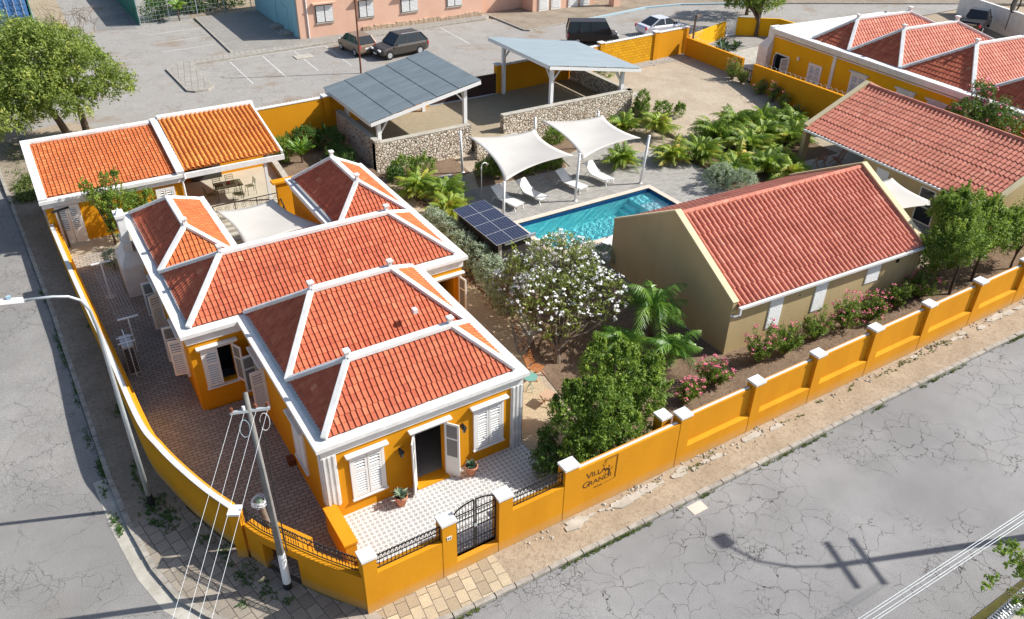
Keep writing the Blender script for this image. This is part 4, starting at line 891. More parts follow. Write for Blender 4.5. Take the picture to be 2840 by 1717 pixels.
bwall('boundary_wall','smooth ochre wall panel with ledge at the dirt lot corner, right of block wall',[(39.5,31.35),(43.1,31.6)],.5,2.92,.2,'yellow','white',posts=[(39.45,31.36)])
bwall('boundary_wall','short ochre wall hidden behind the grey second carport roof',[(31.2,30.65),(33.7,31.0)],.5,2.8,.2,'yellow','white',spk=False)
GT=thing('sliding_gate','dark brown sliding vehicle gate with spikes at the rear courtyard','gate',(21.6,30.25,.9))
m=MB(); m.box(19.0,30.2,.98,24.15,30.26,2.35); m.build('gate_panel','brown_gate',GT)
m=MB(); 
for k in range(50): x=19.05+k*.103; m.add([(x-.012,30.23,2.35),(x+.012,30.23,2.35),(x,30.23,2.5)],[(0,1,2)])
m.build('spike_strip','spike',GT); m=MB(); m.box(18.9,30.15,.905,24.3,30.3,.95); m.build('rail','steel',GT)
def stonewall(label,pts,z0,zt,th=.4):
    t=thing('stone_wall',label,'wall',(pts[0][0],pts[0][1],z0)); m=MB(); ribbon(m,pts,0,-th,z0-.3,zt); o=m.build('stonework','stone',t)
    m=MB(); ribbon(m,pts,.01,-th-.01,zt,(lambda p:zt(p)+.035)) if callable(zt) else ribbon(m,pts,.01,-th-.01,zt,zt+.035); m.build('coping','concrete',t); return t
stonewall('coral stone retaining wall below the first carport, left of the ramp',[(12.2,23.7),(18.5,23.7)],0,1.78)
stonewall('coral stone side wall running back along the shrubs, left of the first carport',[(12.2,29.6),(12.2,23.7+.001)],.3,1.95,.35)
stonewall('long coral stone retaining wall below the second carport, right of the ramp',[(20.8,23.7),(31.0,23.7)],0,1.95)
stonewall('low coral stone wall flanking the ramp, sloping down towards the pool deck',[(18.3,22.6),(21.1,22.75),(22.3,20.8)],0,lambda p:1.0 if p[1]>22 else .55,.3)
stonewall('coral stone wall between the second carport and the dirt lot',[(31.0,23.72),(31.0,30.5)],.6,1.95,.35)
stonewall('short crumbled stone stub against the right end of the retaining wall',[(31.05,23.9),(32.6,24.4)],.3,1.3,.5)
stonewall('low rubble stone edge between the shrub yard and annex terrace',[(7.0,27.6),(6.8,24.6),(6.6,22.2)],.3,.95,.3)
# carports
def carport(label,x0,x1,y0,y1,za,zb,posts,mt,group='white framed carports'):
    t=thing('carport',label,'carport',((x0+x1)/2,(y0+y1)/2,.9),group); z=lambda x:lerp(za,zb,(x-x0)/(x1-x0))
    m=MB(); n=int((y1-y0)/.05)
    ys=[y0+(y1-y0)*k/n for k in range(n+1)]; xs=[x0,x1]; 
    nx=5; sl=(zb-za)/(x1-x0)
    for s in range(nx):
        xa=lerp(x0,x1,s/nx)-.06; xb=lerp(x0,x1,(s+1)/nx); lift=.0
        vs=[];fs=[]
        for k,y in enumerate(ys):
            h=.026*math.sin(k*math.pi/2+.3)
            up=(1 if sl>0 else -1)
            vs+= [(xa,y,z(xa)+h+(.03 if sl>0 else 0)),(xb,y,z(xb)+h+(0 if sl>0 else .03))]
        fs=[(2*k,2*k+1,2*k+3,2*k+2) for k in range(n)]; m.add(vs,fs)
    o=m.build('roof_sheet',mt,t); md=o.modifiers.new('s','SOLIDIFY'); md.thickness=.012
    for (a,b) in (((x0+.02,y0+.02),(x1-.02,y0+.02)),((x1-.02,y0+.1),(x1-.02,y1-.1)),((x1-.02,y1-.02),(x0+.02,y1-.02)),((x0+.02,y1-.1),(x0+.02,y0+.1))):
        f=MB(); f.bar((a[0],a[1],z(a[0])-.14),(b[0],b[1],z(b[0])-.14),.06,.2); f.build('fascia','white_paint',t)
    for k in range(4):
        y=y0+.5+(y1-y0-1)*k/3; f=MB(); f.bar((x0+.1,y,z(x0)-.12),(x1-.1,y,z(x1)-.12),.07,.12); f.build('rafter','white_paint',t)
    for (x,y) in posts:
        f=MB(); zt=z(x)-.2; f.box(x-.11,y-.11,.88,x+.11,y+.11,zt); po=f.build('post','white_paint',t)
        f=MB(); dx=1 if x<(x0+x1)/2 else -1; dy=1 if y<(y0+y1)/2 else -1
        f.bar((x,y,zt-.95),(x+dx*.75,y,z(x+dx*.75)-.2),.08,.08); f.build('brace','white_paint',t)
        f=MB(); f.bar((x,y,zt-.95),(x,y+dy*.75,zt-.05),.07,.07); f.build('brace','white_paint',t)
    return t
def m_roofsheet(name,c1,c2):
    g=NG(name,.55,.4); n=g.noise(1.6,5,.65,g.mapping(scale=(.25,1,1))); return g.color(g.ramp(n,(.35,c2),(.65,c1))).m
M['sheet']=m_roofsheet('grey_roof_sheet',(.15,.185,.21),(.115,.145,.165)); M['sheet2']=m_roofsheet('pale_roof_sheet',(.235,.285,.315),(.205,.25,.28))
carport('grey corrugated carport sloping up to the right, nearer the annex',12.1,19.3,23.85,31.0,3.02,4.38,[(12.75,24.3),(18.4,24.3),(12.9,29.5),(18.2,29.6)],'sheet')
carport('pale blue grey carport sloping down to the right, beside the dirt lot',24.2,31.7,23.85,31.4,4.52,3.28,[(24.7,24.3),(30.45,24.3),(24.7,30.1),(30.8,30.1)],'sheet2')
# ================================================================ POOL
PL=thing('swimming_pool','rectangular turquoise swimming pool with pale stone coping and dark blue tile band','pool',(20.3,12.5,0))
m=MB(); zb=-1.1
m.quad((PX0,PY0,zb),(PX1,PY0,zb),(PX1,PY1,zb),(PX0,PY1,zb)); m.quad((PX0,PY0,zb),(PX0,PY1,zb),(PX0,PY1,-.25),(PX0,PY0,-.25)); m.quad((PX0,PY1,zb),(PX1,PY1,zb),(PX1,PY1,-.25),(PX0,PY1,-.25)); m.quad((PX1,PY1,zb),(PX1,PY0,zb),(PX1,PY0,-.25),(PX1,PY1,-.25)); m.quad((PX1,PY0,zb),(PX0,PY0,zb),(PX0,PY0,-.25),(PX1,PY0,-.25))
m.build('basin','pool',PL)
m=MB(); z0,z1=-.25,.01
m.quad((PX0,PY0,z0),(PX0,PY1,z0),(PX0,PY1,z1),(PX0,PY0,z1)); m.quad((PX0,PY1,z0),(PX1,PY1,z0),(PX1,PY1,z1),(PX0,PY1,z1)); m.quad((PX1,PY1,z0),(PX1,PY0,z0),(PX1,PY0,z1),(PX1,PY1,z1)); m.quad((PX1,PY0,z0),(PX0,PY0,z0),(PX0,PY0,z1),(PX1,PY0,z1)); m.build('tile_band','pool_band',PL)
m=MB(); m.box(23.3,PY0+.01,zb,PX1-.01,PY1-1.0,-.3); m.build('shelf','pool_step',PL)
m=MB(); 
for k in range(3): m.box(23.3-.32*k,PY1-1.0+.02,zb,PX1-.01-.0,PY1-.02,-.3-.26*k) if k==0 else m.box(23.3-.32*k,PY1-1.0+.02,zb,23.3-.32*(k-1),PY1-.02,-.3-.26*k)
m.build('steps','pool',PL)
m=MB(); m.quad((PX0,PY0,-.1),(PX1,PY0,-.1),(PX1,PY1,-.1),(PX0,PY1,-.1)); m.build('water','water',PL)
m=MB(); w=.32; m.box(PX0-w,PY0-w,-.05,PX1+w,PY0,.04); m.box(PX0-w,PY1,-.05,PX1+w,PY1+w,.04); m.box(PX0-w,PY0,-.05,PX0,PY1,.04); m.box(PX1,PY0,-.05,PX1+w,PY1,.04); m.build('coping','coping_stone',PL)
# loungers
def lounger(loc,rot,label,cover=True):
    t=thing('sun_lounger',label,'sun lounger',loc,'white sun loungers by the pool',rot,local=True)
    m=MB(); m.box(-.3,0,.30,.3,1.25,.325); m.build('seat','sling',t)
    m=MB(); m.add([(-.3,1.25,.30),(.3,1.25,.30),(.3,1.9,.82),(-.3,1.9,.82),(-.3,1.25,.325),(.3,1.25,.325),(.3,1.885,.845),(-.3,1.885,.845)],[(3,2,1,0),(4,5,6,7),(0,1,5,4),(1,2,6,5),(2,3,7,6),(3,0,4,7)]); m.build('backrest','sling',t)
    m=MB()
    for x in (-.31,.31): m.bar((x,0,.31),(x,1.27,.31),.04,.05); m.bar((x,1.25,.31),(x,1.9,.83),.04,.04); m.tube([(x,1.15,.3),(x*1.2,1.3,.42),(x*1.25,1.6,.35),(x*1.2,1.75,0)],.018,6)
    m.build('frame','white_paint',t)
    for x in (-.31,.31): m=MB(); m.bar((x,.12,.3),(x,.02,0),.035,.035); m.build('leg','white_paint',t)
    return t
lounger((16.85,15.55,.006),R(13),'white sun lounger leftmost in the row, under the first shade sail')
lounger((18.45,15.55,.006),R(12),'white sun lounger second from left, backrest half in shade')
lounger((21.15,15.6,.006),R(14),'white sun lounger beside the middle sail post')
lounger((23.05,15.65,.006),R(8),'white sun lounger rightmost in the row, in full sun')
lounger((18.2,9.7,.006),R(-72),'white sun lounger at the near pool edge, half hidden by the beige house')
# sails and posts
for i,(x,y,z,dx,dy,lab) in enumerate([(15.5,15.0,2.15,0,.0,'white sail post at the near left pool corner beside the solar shed'),(20.1,15.0,2.7,.15,.05,'white sail post between the two sails at the pool edge'),(24.7,15.0,2.85,.25,-.05,'white sail post right of the sails at the far pool corner'),(16.6,21.4,2.5,-.05,.1,'white sail post in front of the stone wall, left rear'),(21.6,21.3,2.45,0,.1,'white sail post in front of the stone wall between both sails'),(25.75,20.6,2.3,.05,.1,'white sail post right rear beside the palms')]):
    m=MB(); m.tube([(x,y,0),(x+dx,y+dy,z)],.07,10); m.tube([(x,y,0),(x,y,.04)],.13,10); m.tube([(x+dx,y+dy,z),(x+dx,y+dy,z+.02)],.08,10); tag(m.build('sail_post','white_paint',smooth=True),lab,'post','white posts of the shade sails')
sail('shade_sail','cream shade sail over the left pair of loungers by the pool',[(15.55,15.05,2.12),(16.75,21.0,2.3),(21.1,20.7,2.05),(20.0,15.2,2.6)],edge=.085,sag=.4,group='cream shade sails by the pool')
sail('shade_sail','cream shade sail right of the middle post by the palms',[(20.35,14.9,2.4),(21.75,21.0,2.35),(25.75,20.2,2.25),(24.75,15.4,2.6)],edge=.085,sag=.4,group='cream shade sails by the pool')
# shower
m=MB(); m.tube([(15.87,17.93,0),(15.87,17.93,1.85)]+[(15.87+.18-.18*math.cos(a),17.93,1.85+.16*math.sin(a)) for a in (.6,1.2,1.8,2.4,3.0)],.03,8); tag(m.build('pool_shower','white_paint',smooth=True),'slim white curved pool shower pipe left of the loungers','shower')
# solar shed
SH=thing('solar_shed','dark pool equipment shed with eight solar panels as its roof','shed',(12.95,12.0,0))
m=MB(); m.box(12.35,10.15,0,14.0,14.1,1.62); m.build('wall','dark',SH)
m=MB(); m.box(12.28,10.1,0,12.4,10.22,1.7); m.build('corner_post','concrete',SH); m=MB(); m.box(12.28,14.0,0,12.4,14.12,1.7); m.build('corner_post','concrete',SH)
m=MB(); m.bar((12.5,10.02,1.75),(14.15,10.02,1.85),.1,.12); m.build('gutter','steel',SH)
m=MB(); m.box(12.33,11.6,.8,12.345,11.66,.95); m.build('door_handle','steel',SH)
za,zb=1.86,1.98
for i in range(2):
    for j in range(4):
        x0=12.02+i*.88; x1=x0+.865; y0=9.92+j*1.035; y1=y0+1.02; z=lambda x:lerp(za,zb,(x-12)/1.76)
        f=MB(); f.add([(x0,y0,z(x0)-.03),(x1,y0,z(x1)-.03),(x1,y1,z(x1)-.03),(x0,y1,z(x0)-.03),(x0,y0,z(x0)),(x1,y0,z(x1)),(x1,y1,z(x1)),(x0,y1,z(x0))],[(3,2,1,0),(4,5,6,7),(0,1,5,4),(1,2,6,5),(2,3,7,6),(3,0,4,7)]); po=f.build('solar_panel','alu',SH)
        f=MB(); f.quad((x0+.015,y0+.015,z(x0)+.003),(x1-.015,y0+.015,z(x1)+.003),(x1-.015,y1-.015,z(x1)+.003),(x0+.015,y1-.015,z(x0)+.003)); c=f.build('cell_field','solar',po)
        uvl=c.data.uv_layers.new(name='UVMap'); 
        for k,(a,b) in enumerate(((0,0),(1,0),(1,1),(0,1))): uvl.data[k].uv=(a,b)
# ================================================================ BEIGE HOUSES
def gable(T,L,D,ze,zr,par,yr=None,ov=0,tw=.255,th=.40,gd=.28,two=True):
    pass
B1=thing('garden_house','beige house with pink barrel tile gable roof and three white shutters, behind the oleanders','house',(17.0,.4,0),None,R(-3),local=True)
L,D,ze,zr=11.25,8.0,2.25,4.45; yr=D/2
def gable_house(B,L,D,ze,zr,ops_front=(),gtop=.22,rear=True,open_left=False):
    yr=D/2; x_=4.6 if open_left else .001; w=MB(); w.box(x_,0,-.1,L-.001,.22,ze); w.build('wall','beige',B); w=MB(); w.box(.001,D-.22,-.1,L-.001,D,ze)
    if not open_left:
        w.add([(0,.22,-.1),(0,D-.22,-.1),(.22,D-.22,-.1),(.22,.22,-.1)],[(0,1,2,3)])
    w.build('wall','beige',B)
    for x in (0,L-.25):
        if open_left and x==0:
            g_w=MB(); g_w.box(0,-.02,-.1,.3,.4,ze+gtop); g_w.box(0,D-.5,-.1,.3,D+.02,ze+gtop); g_w.add([(0,-.02,ze+gtop-.3),(0,D+.02,ze+gtop-.3),(0,yr,zr+gtop),(.25,-.02,ze+gtop-.3),(.25,D+.02,ze+gtop-.3),(.25,yr,zr+gtop)],[(0,2,1),(3,4,5),(0,1,4,3),(0,3,5,2),(1,2,5,4)])
        else:
            g_w=MB(); P=[(-.02,-.1),(D+.02,-.1),(D+.02,ze+gtop-.03),(yr,zr+gtop-.03),(-.02,ze+gtop-.03)]; n=5
            g_w.add([(x,a,b) for a,b in P]+[(x+.25,a,b) for a,b in P],[tuple(range(n-1,-1,-1)) if 0 else (4,3,2,1,0),(5,6,7,8,9)]+[(i,(i+1)%n,n+(i+1)%n,n+i) for i in range(n)])
        g_w.build('gable_wall','beige',B)
        for (a,b) in (((-.04,ze+gtop),(yr,zr+gtop)),((yr,zr+gtop),(D+.04,ze+gtop))):
            c=MB(); c.bar((x+.125,a[0],a[1]),(x+.125,b[0],b[1]),.30,.07); c.build('coping','coping',B)
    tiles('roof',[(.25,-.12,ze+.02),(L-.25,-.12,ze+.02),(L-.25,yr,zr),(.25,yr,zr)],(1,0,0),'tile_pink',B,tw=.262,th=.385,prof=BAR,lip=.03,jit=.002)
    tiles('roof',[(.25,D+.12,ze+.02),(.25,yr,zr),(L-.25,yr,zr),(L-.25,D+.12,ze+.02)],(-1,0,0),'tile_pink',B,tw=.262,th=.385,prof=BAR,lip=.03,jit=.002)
    rd=MB(); n=int((L-.5)/.36); rng=random.Random(4)
    for k in range(n):
        x0=.25+k*(L-.5)/n; x1=x0+(L-.5)/n+.04; pts=[(x0,yr,zr+.02),(x1,yr,zr+.035)]; rd.tube(pts,[.125,.105],8); rd.r[-10:]=[rng.gauss(.45,.2)]*10
    rd.build('ridge_tiles','tile_pink',B)
    gt=MB(); gt.bar((.2,-.2,ze-.02),(L-.1,-.2,ze-.02),.13,.1); gt.build('gutter','grey_gutter',B)
gable_house(B1,L,D,ze,zr)
def shutter_panel(B,x,z0,z1,w,y=-.03):
    m=MB(); m.box(x,y,z0,x+w,y+.028,z1)
    n=int((z1-z0)/.07)
    for k in range(n): z=z0+.04+k*(z1-z0-.06)/n; m.box(x+.04,y-.012,z,x+w-.04,y,z+.03)
    return m.build('shutter','white_paint',B)
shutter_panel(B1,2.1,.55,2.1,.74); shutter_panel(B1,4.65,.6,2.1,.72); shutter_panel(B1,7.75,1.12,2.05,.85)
m=MB(); m.tube([(.28,-.2,ze-.05),(.2,-.28,ze-.25),(.0,-.2,ze-.33),(-.06,-.05,ze-.33)],.045,8); m.build('drain_pipe','white_paint',B1)
m=MB(); m.box(9.6,-.05,1.75,9.75,0,1.9); m.build('vent','black',B1); m=MB(); m.box(3.75,-.02,1.7,3.8,0,1.75); m.build('vent','black',B1)
# second house, ridge running towards the street: local x = along -y direction
B2=thing('garden_house','larger beige house with pink barrel tile roof and open porch, behind the palms','house',(35.0,12.6,0),None,R(-93.6),local=True)
gable_house(B2,12.3,9.0,2.25,4.25,open_left=True)
m=MB(); m.box(4.6,.3,0,4.8,8.7,2.3); m.build('partition_wall','grey_wall',B2)
m=MB(); m.box(.1,.05,.004,4.6,8.9,.03); m.build('porch_floor','terrace_floor',B2)
shutter_panel(B2,5.6,.5,1.9,.8,-.03)
for (x0,x1,z0,z1) in ((8.5,9.3,.95,1.9),(8.5,9.5,.1,.9)):
    m=MB(); m.box(x0,-.012,z0,x1,-.002,z1); f=m.build('window','glass',B2)
    m=MB(); m.box(x0-.06,-.04,z0-.06,x1+.06,-.002,z0); m.box(x0-.06,-.04,z1,x1+.06,-.002,z1+.06); m.box(x0-.06,-.04,z0,x0,-.002,z1); m.box(x1,-.04,z0,x1+.06,-.002,z1); m.build('window_frame','white_paint',f)
sail('shade_sail','white shade sail stretched between the two beige houses',[(28.6,2.6,2.3),(29.5,5.6,2.5),(33.6,5.4,2.1),(32.6,1.9,2.25)],edge=.08)
# porch chairs and garden furniture
def wood_chair(loc,rot,label,group=None,s=1.):
    t=thing('folding_chair',label,'chair',loc,group,rot,local=True)
    m=MB(); 
    for k in range(6): m.box(-.24,-.28+k*.08,.4-.0*k,.24,-.22+k*.08,.42)
    m.build('seat','wood',t)
    m=MB()
    for x in (-.25,.25): m.bar((x,.18,.40),(x,.42,.95),.03,.03)
    for k in range(6): z=.5+k*.075; m.bar((-.25,.18+(z-.4)*.44,z),(.25,.18+(z-.4)*.44,z),.055,.014)
    m.build('backrest','wood',t)
    for x in (-.26,.26): 
        m=MB(); m.bar((x,-.3,0),(x,.3,.45),.03,.04); m.build('leg','wood',t); m=MB(); m.bar((x*.93,.42,0),(x*.93,-.25,.42),.03,.04); m.build('leg','wood',t)
    return t
wood_chair((35.9,11.6,.03),R(150),'wooden folding chair on the porch, left by the corner pillar'); wood_chair((36.9,11.2,.03),R(-120),'wooden folding chair on the porch, right of its neighbour')
wood_chair((9.65,3.1,.01),R(25),'orange wood folding chair on the path beside the villa, facing the street')
t=thing('side_table','small round teal folding table beside the orange wood chair','table',(9.0,2.45,.01)); m=MB(); m.tube([(9.0,2.45,.63),(9.0,2.45,.65)],.27,20); m.build('tabletop','teal',t)
m=MB(); 
for a in (0,1,2,3): m.bar((9+.2*math.cos(a*1.57),2.45+.2*math.sin(a*1.57),.01),(9-.2*math.cos(a*1.57),2.45-.2*math.sin(a*1.57),.63),.015,.015)
m.build('legs','teal',t)
t=thing('foot_stool','pale slatted wooden seat on the path, near the front tree','stool',(9.15,1.5,.01),None,R(20),local=True); m=MB()
for k in range(6): m.box(-.25,-.24+k*.08,.4,.25,-.18+k*.08,.42)
m.build('seat','palewood',t)
for x in (-.22,.22):
    for y in (-.2,.2): m=MB(); m.bar((x,y,.4),(x,-y,0),.03,.03); m.build('leg','palewood',t)
# ================================================================ NEIGHBOUR YELLOW HOUSE
NH=thing('neighbour_house','long bright yellow house with four red hip roofs and a flat white roof, top right','house',(45.95,25.3,.86),None,R(-94.7),local=True)
# local x runs towards the viewer (-y), local y runs away (+x)
m=MB(); m.box(0,0,-1.2,31,12,2.62); m.build('wall','yellow_far',NH)
m=MB(); m.box(-.1,-.1,2.62,31,-.001,2.9); m.box(-.22,-.25,2.9,31,.35,3.04); m.box(-.1,-.16,2.5,31,-.1,2.56); m.build('cornice','white',NH)
m=MB(); m.box(-.2,.35,2.6,3.35,11.8,3.0); m.box(-.28,.3,3.0,.0,11.9,3.14); m.box(-.28,11.6,3.0,3.3,11.9,3.14); m.build('flat_roof','white_roof',NH)
m=MB(); m.box(6.0,-.07,-1,6.28,-.001,2.6); m.build('pilaster','white',NH)
m=MB(); m.box(-1.0,-.5,-1.2,-.001,.9,1.6); m.add([(-1.0,-.5,1.6),(-.001,-.5,1.6),(-.001,.9,1.6),(-1.0,.9,1.6),(-.6,-.1,2.3),(-.001,-.1,2.3),(-.001,.7,2.3),(-.6,.7,2.3)],[(4,5,6,7),(0,1,5,4),(1,2,6,5),(2,3,7,6),(3,0,4,7)]); m.box(-.6,-.1,2.3,-.001,.7,3.1); m.build('pier','white',NH)
def nhip(x0,x1,zr,rx,y1=11.6,ry1=7.9,ry0=2.6):
    ze=3.02; a,b,c,d=(x0,.38,ze),(x1,.38,ze),(x1,y1,ze),(x0,y1,ze); xm=(x0+x1)/2; p,q=(xm,ry0,zr),(xm,ry1,zr)
    kw=dict(tw=.27,th=.36); tiles('roof',[a,b,p],(1,0,0),'tile',NH,**kw); tiles('roof',[b,c,q,p],(0,1,0),'tile_pink',NH,**kw); tiles('roof',[c,d,q],(-1,0,0),'tile',NH,**kw); tiles('roof',[d,a,p,q],(0,-1,0),'tile',NH,**kw)
    ridge(NH,[(p,q),(a,p),(b,p),(c,q),(d,q)],.24,.16)
    finial(NH,(xm,ry1,zr+.05),1.4); finial(NH,(xm,ry0,zr+.05),1.2)
nhip(3.3,6.75,4.55,0); nhip(6.8,11.15,4.75,0); nhip(11.2,16.6,4.9,0,ry0=3.4,ry1=8.3); nhip(16.65,22.0,4.8,0)
m=MB(); m.box(22.0,.3,2.9,31,11.8,3.1); m.build('flat_roof','white_roof',NH)
window(NH,(.55,-.001),(1,0),-.86,1.3,2.15,open_l=-60,open_r=-75,lintel=False,door=True)
window(NH,(4.0,-.001),(1,0),-.86,1.1,2.3,lintel=False,door=True)
for x in (7.9,11.8,14.2,17.2): window(NH,(x,-.001),(1,0),.3,1.2,1.5)
m=MB(); m.box(2.75,-.14,1.35,2.87,-.001,1.62); m.build('wall_lantern','label_white',NH)
YW=bwall('yard_wall','low ochre yard wall with barbed wire between the dirt lot and the yellow house',[(42.6,31.3),(42.3,24.8)],.2,2.25,.22,'yellow',None,False)
bwall('yard_wall','long low ochre yard wall behind the pink oleanders, right of the small gate',[(42.1,23.5),(42.0,14.0)],.0,2.2,.22,'yellow',None,False)
def coil(label,pts,z,r=.12,step=.16,name='barbed_wire'):
    m=MB(); prev=None
    for a,b in zip(pts,pts[1:]):
        A=Vector((*a,z));B=Vector((*b,z)); L=(B-A).length; n=int(L/step*8); u=(B-A)/L; s=Vector((u.y,-u.x,0))
        for k in range(n):
            t=k/n; an=k/8*2*math.pi; p=A.lerp(B,t)+s*r*math.cos(an)+Vector((0,0,r*math.sin(an)))
            if prev is not None: m.bar(prev,p,.012,.012)
            prev=p
    return tag(m.build(name,'spike'),label,'barbed wire')
coil('barbed wire strung along the top of the long low yard wall',[(42.0,23.4),(41.9,14.5)],2.42,.1,.45)
coil('barbed wire on the far yard wall by the agaves',[(42.5,31.0),(42.2,25.0)],2.47,.1,.45)
coil('coil of razor wire hanging on the post at the dirt lot corner',[(43.3,31.4),(44.2,31.7)],2.5,.45,.22)
m=MB(); m.tube([(43.35,31.3,.5),(43.35,31.3,3.9)],.09,7); m.box(43.3,31.1,3.75,43.75,31.3,3.9); tag(m.build('lamp_post','trunk_pale'),'short rusty post with a small lamp at the dirt lot corner','lamp post')
bwall('street_fence','bright yellow low wall beyond the barbed wire, left of the white gate',[(43.4,31.7),(49.3,33.6)],.5,2.2,.2,'yellow_far',None,False)
bwall('street_fence','bright yellow wall right of the white gate, behind the tree',[(50.6,33.6),(53.5,31.5),(53.5,26.5)],.5,2.4,.2,'yellow_far',None,False)
m=MB()
for k in range(7): m.box(49.4+k*.17,33.55,.9,49.47+k*.17,33.6,2.3)
for z in (1.0,1.6,2.2): m.box(49.35,33.52,z,50.55,33.56,z+.08)
tag(m.build('yard_gate','white_paint'),'white barred yard gate between bright yellow walls, top right','gate')
m=MB()
for k in range(5): m.box(42.13,24.75-.0,.6,42.17,24.7,1.6) if 0 else m.box(42.2,23.65+k*.22,.4,42.24,23.69+k*.22,1.7)
m.box(42.19,23.55,1.6,42.25,24.75,1.65); m.box(42.19,23.55,.5,42.25,24.75,.55); tag(m.build('yard_gate','black'),'narrow black iron gate in the low yard wall behind oleanders','gate')
# ================================================================ PINK BUILDING AND SURROUNDINGS
PK=thing('pink_building','long salmon pink building with pale blue side wall and white louvred windows','building',(25,52,.9))
m=MB(); m.box(17.0,49.65,.6,34.4,60,4.6); m.build('wall','pink',PK)
m=MB(); m.box(16.9,49.9,.6,16.999,61.5,4.6); m.box(17.0,60.01,.6,34.4,61.5,4.55); m.build('side_wall','blue_wall',PK)
m=MB(); m.box(17.0,49.6,4.6,34.5,61.6,4.75); m.build('roof','white_roof',PK)
m=MB(); m.box(34.41,50.4,.6,39.15,58,4.5); m.box(39.16,48.5,.6,46.4,58,4.5); m.box(46.41,50,.6,56,58,4.5); m.build('rear_wing','pink',PK)
for (x,w) in ((18.5,1.5),(22.3,1.35),(26.2,1.6),(30.7,1.5)):
    m=MB(); m.box(x,49.6,2.15,x+w,49.64,3.55); f=m.build('window','black',PK)
    n=12
    for h in (0,1):
        m=MB()
        for k in range(n): m.box(x+.05+h*w/2,49.555,2.2+k*.108,x+w/2-.03+h*w/2,49.6,2.2+k*.108+.085)
        m.build('louvre','white_paint',f)
    m=MB(); m.box(x-.25,49.3,3.62,x+w+.25,49.649,3.74); m.build('canopy','pink',PK)
    m=MB(); m.box(x-.05,49.55,2.05,x+w+.05,49.649,2.14); m.build('sill','concrete',f)
m=MB(); m.tube([(17.75,49.6,.9),(17.75,49.6,4.5)],.05,6); m.build('drain_pipe','white_paint',PK)
for (y0,w,z1) in ((52.0,1.2,3.1),(55.0,1.0,3.1)): m=MB(); m.box(16.84,y0,1.05,16.899,y0+w,z1); m.build('door','blue_wall',PK)
for x in (39.8,41.2,43.2,44.6):
    m=MB(); m.box(x,48.42,1.02,x+1.1,48.499,3.2); d=m.build('door','shutter',PK)
    m=MB(); 
    for k in range(14): m.box(x+.1,48.395,1.2+k*.135,x+1.0,48.42,1.28+k*.135)
    m.build('louvre','white_paint',d)
m=MB(); m.box(34.9,50.3,1.0,35.3,50.399,1.0+.01); 
m=MB(); m.box(47.3,46.6,.9,48.1,47.4,1.7); m.box(47.45,46.75,1.7,47.95,47.25,4.5); m.build('pillar','pink',PK)
m=MB(); m.box(17.3,49.35,.9,34,49.64,1.02)
m2=MB(); rng=random.Random(3)
x=22.5
while x<34: w=rng.uniform(.25,.55); m2.box(x,49.5,1.0,x+w-.03,49.649,1.0+rng.uniform(.3,.45)); x+=w
m2.build('stone_plinth','rock',PK)
for i,(x,y,lab) in enumerate(((16.4,51.2,'stone block step at the blue side wall, nearer the street'),(16.4,53.6,'stone block step at the blue side wall, farther back'))):
    m=MB(); m.box(x-.15,y,.9,x+.48,y+1.3,1.25); m.box(x-.45,y+.1,.9,x-.15,y+1.2,1.1); tag(m.build('entrance_step','kerb'),lab,'step')
# container, fences, far left things
CT=thing('shipping_container','blue shipping container with a white roof behind the big tree, top left','container',(-2.6,66,.9))
m=MB(); m.box(-3.9,64.0,.95,-1.45,72,3.5); m.build('body','cont_blue',CT); m=MB(); m.box(-3.95,63.9,3.5,-1.4,72,3.56); m.build('roof','white_roof',CT)
for k in range(2):
    m=MB(); x=-3.85+k*1.2; m.box(x,63.94,1.0,x+1.15,63.999,3.4)
    for q in range(5): m.box(x+.08,63.90,1.15+q*.44,x+1.07,63.94,1.15+q*.44+.22)
    for q in (.3,.85): m.tube([(x+q,63.87,1.0),(x+q,63.87,3.4)],.03,6,1)
    m.build('container_door',['cont_blue','alu'],CT)
m=MB(); m.box(-1.3,64.5,.9,-1.2,90,3.2); tag(m.build('site_fence','net'),'green sheet fence beside the blue container','fence')
def netfence(label,a,b,h=2.1,z=.9):
    t=thing('mesh_fence',label,'fence',(a[0],a[1],z)); A=Vector((*a,z));B=Vector((*b,z)); L=(B-A).length; u=(B-A)/L
    m=MB(); n=int(L/.35)
    for k in range(n+1): p=A+u*(k*L/n); m.bar(p,p+Vector((0,0,h)),.012,.012)
    for k in range(7): m.bar(A+Vector((0,0,h*k/6)),B+Vector((0,0,h*k/6)),.012,.012)
    m.build('mesh','steel',t); 
    for k in range(int(L/2.5)+1): m=MB(); p=A+u*min(L,k*2.5); m.bar(p,p+Vector((0,0,h+.1)),.06,.06); m.build('post','steel',t)
netfence('wire mesh fence with creeper facing the parking lot, top',(6.6,60.6),(16.8,61.6)); 
m=MB(); m.box(6.5,60.8,.9,6.56,75,3.1); tag(m.build('site_fence','net'),'green netting fence running back from the parking lot corner','fence')
m=MB(); m.box(60.5,28,.5,90,28.3,3.4) if 0 else m.add([(73.0,19.5,.4),(76.5,29.5,.4),(76.8,29.4,.4),(73.3,19.4,.4),(73.0,19.5,2.6),(76.5,29.5,2.6),(76.8,29.4,2.6),(73.3,19.4,2.6)],[(3,2,1,0),(4,5,6,7),(0,1,5,4),(1,2,6,5),(2,3,7,6),(3,0,4,7)])
tag(m.build('garden_wall','white'),'white street wall behind the dark pickup, top right corner','wall')
m=MB(); m.tube([(74.4,23.1,.9),(74.4,23.1,8)],.16,8); tag(m.build('utility_pole','pole_grey'),'concrete utility pole with cable coils beside the dark pickup','pole')
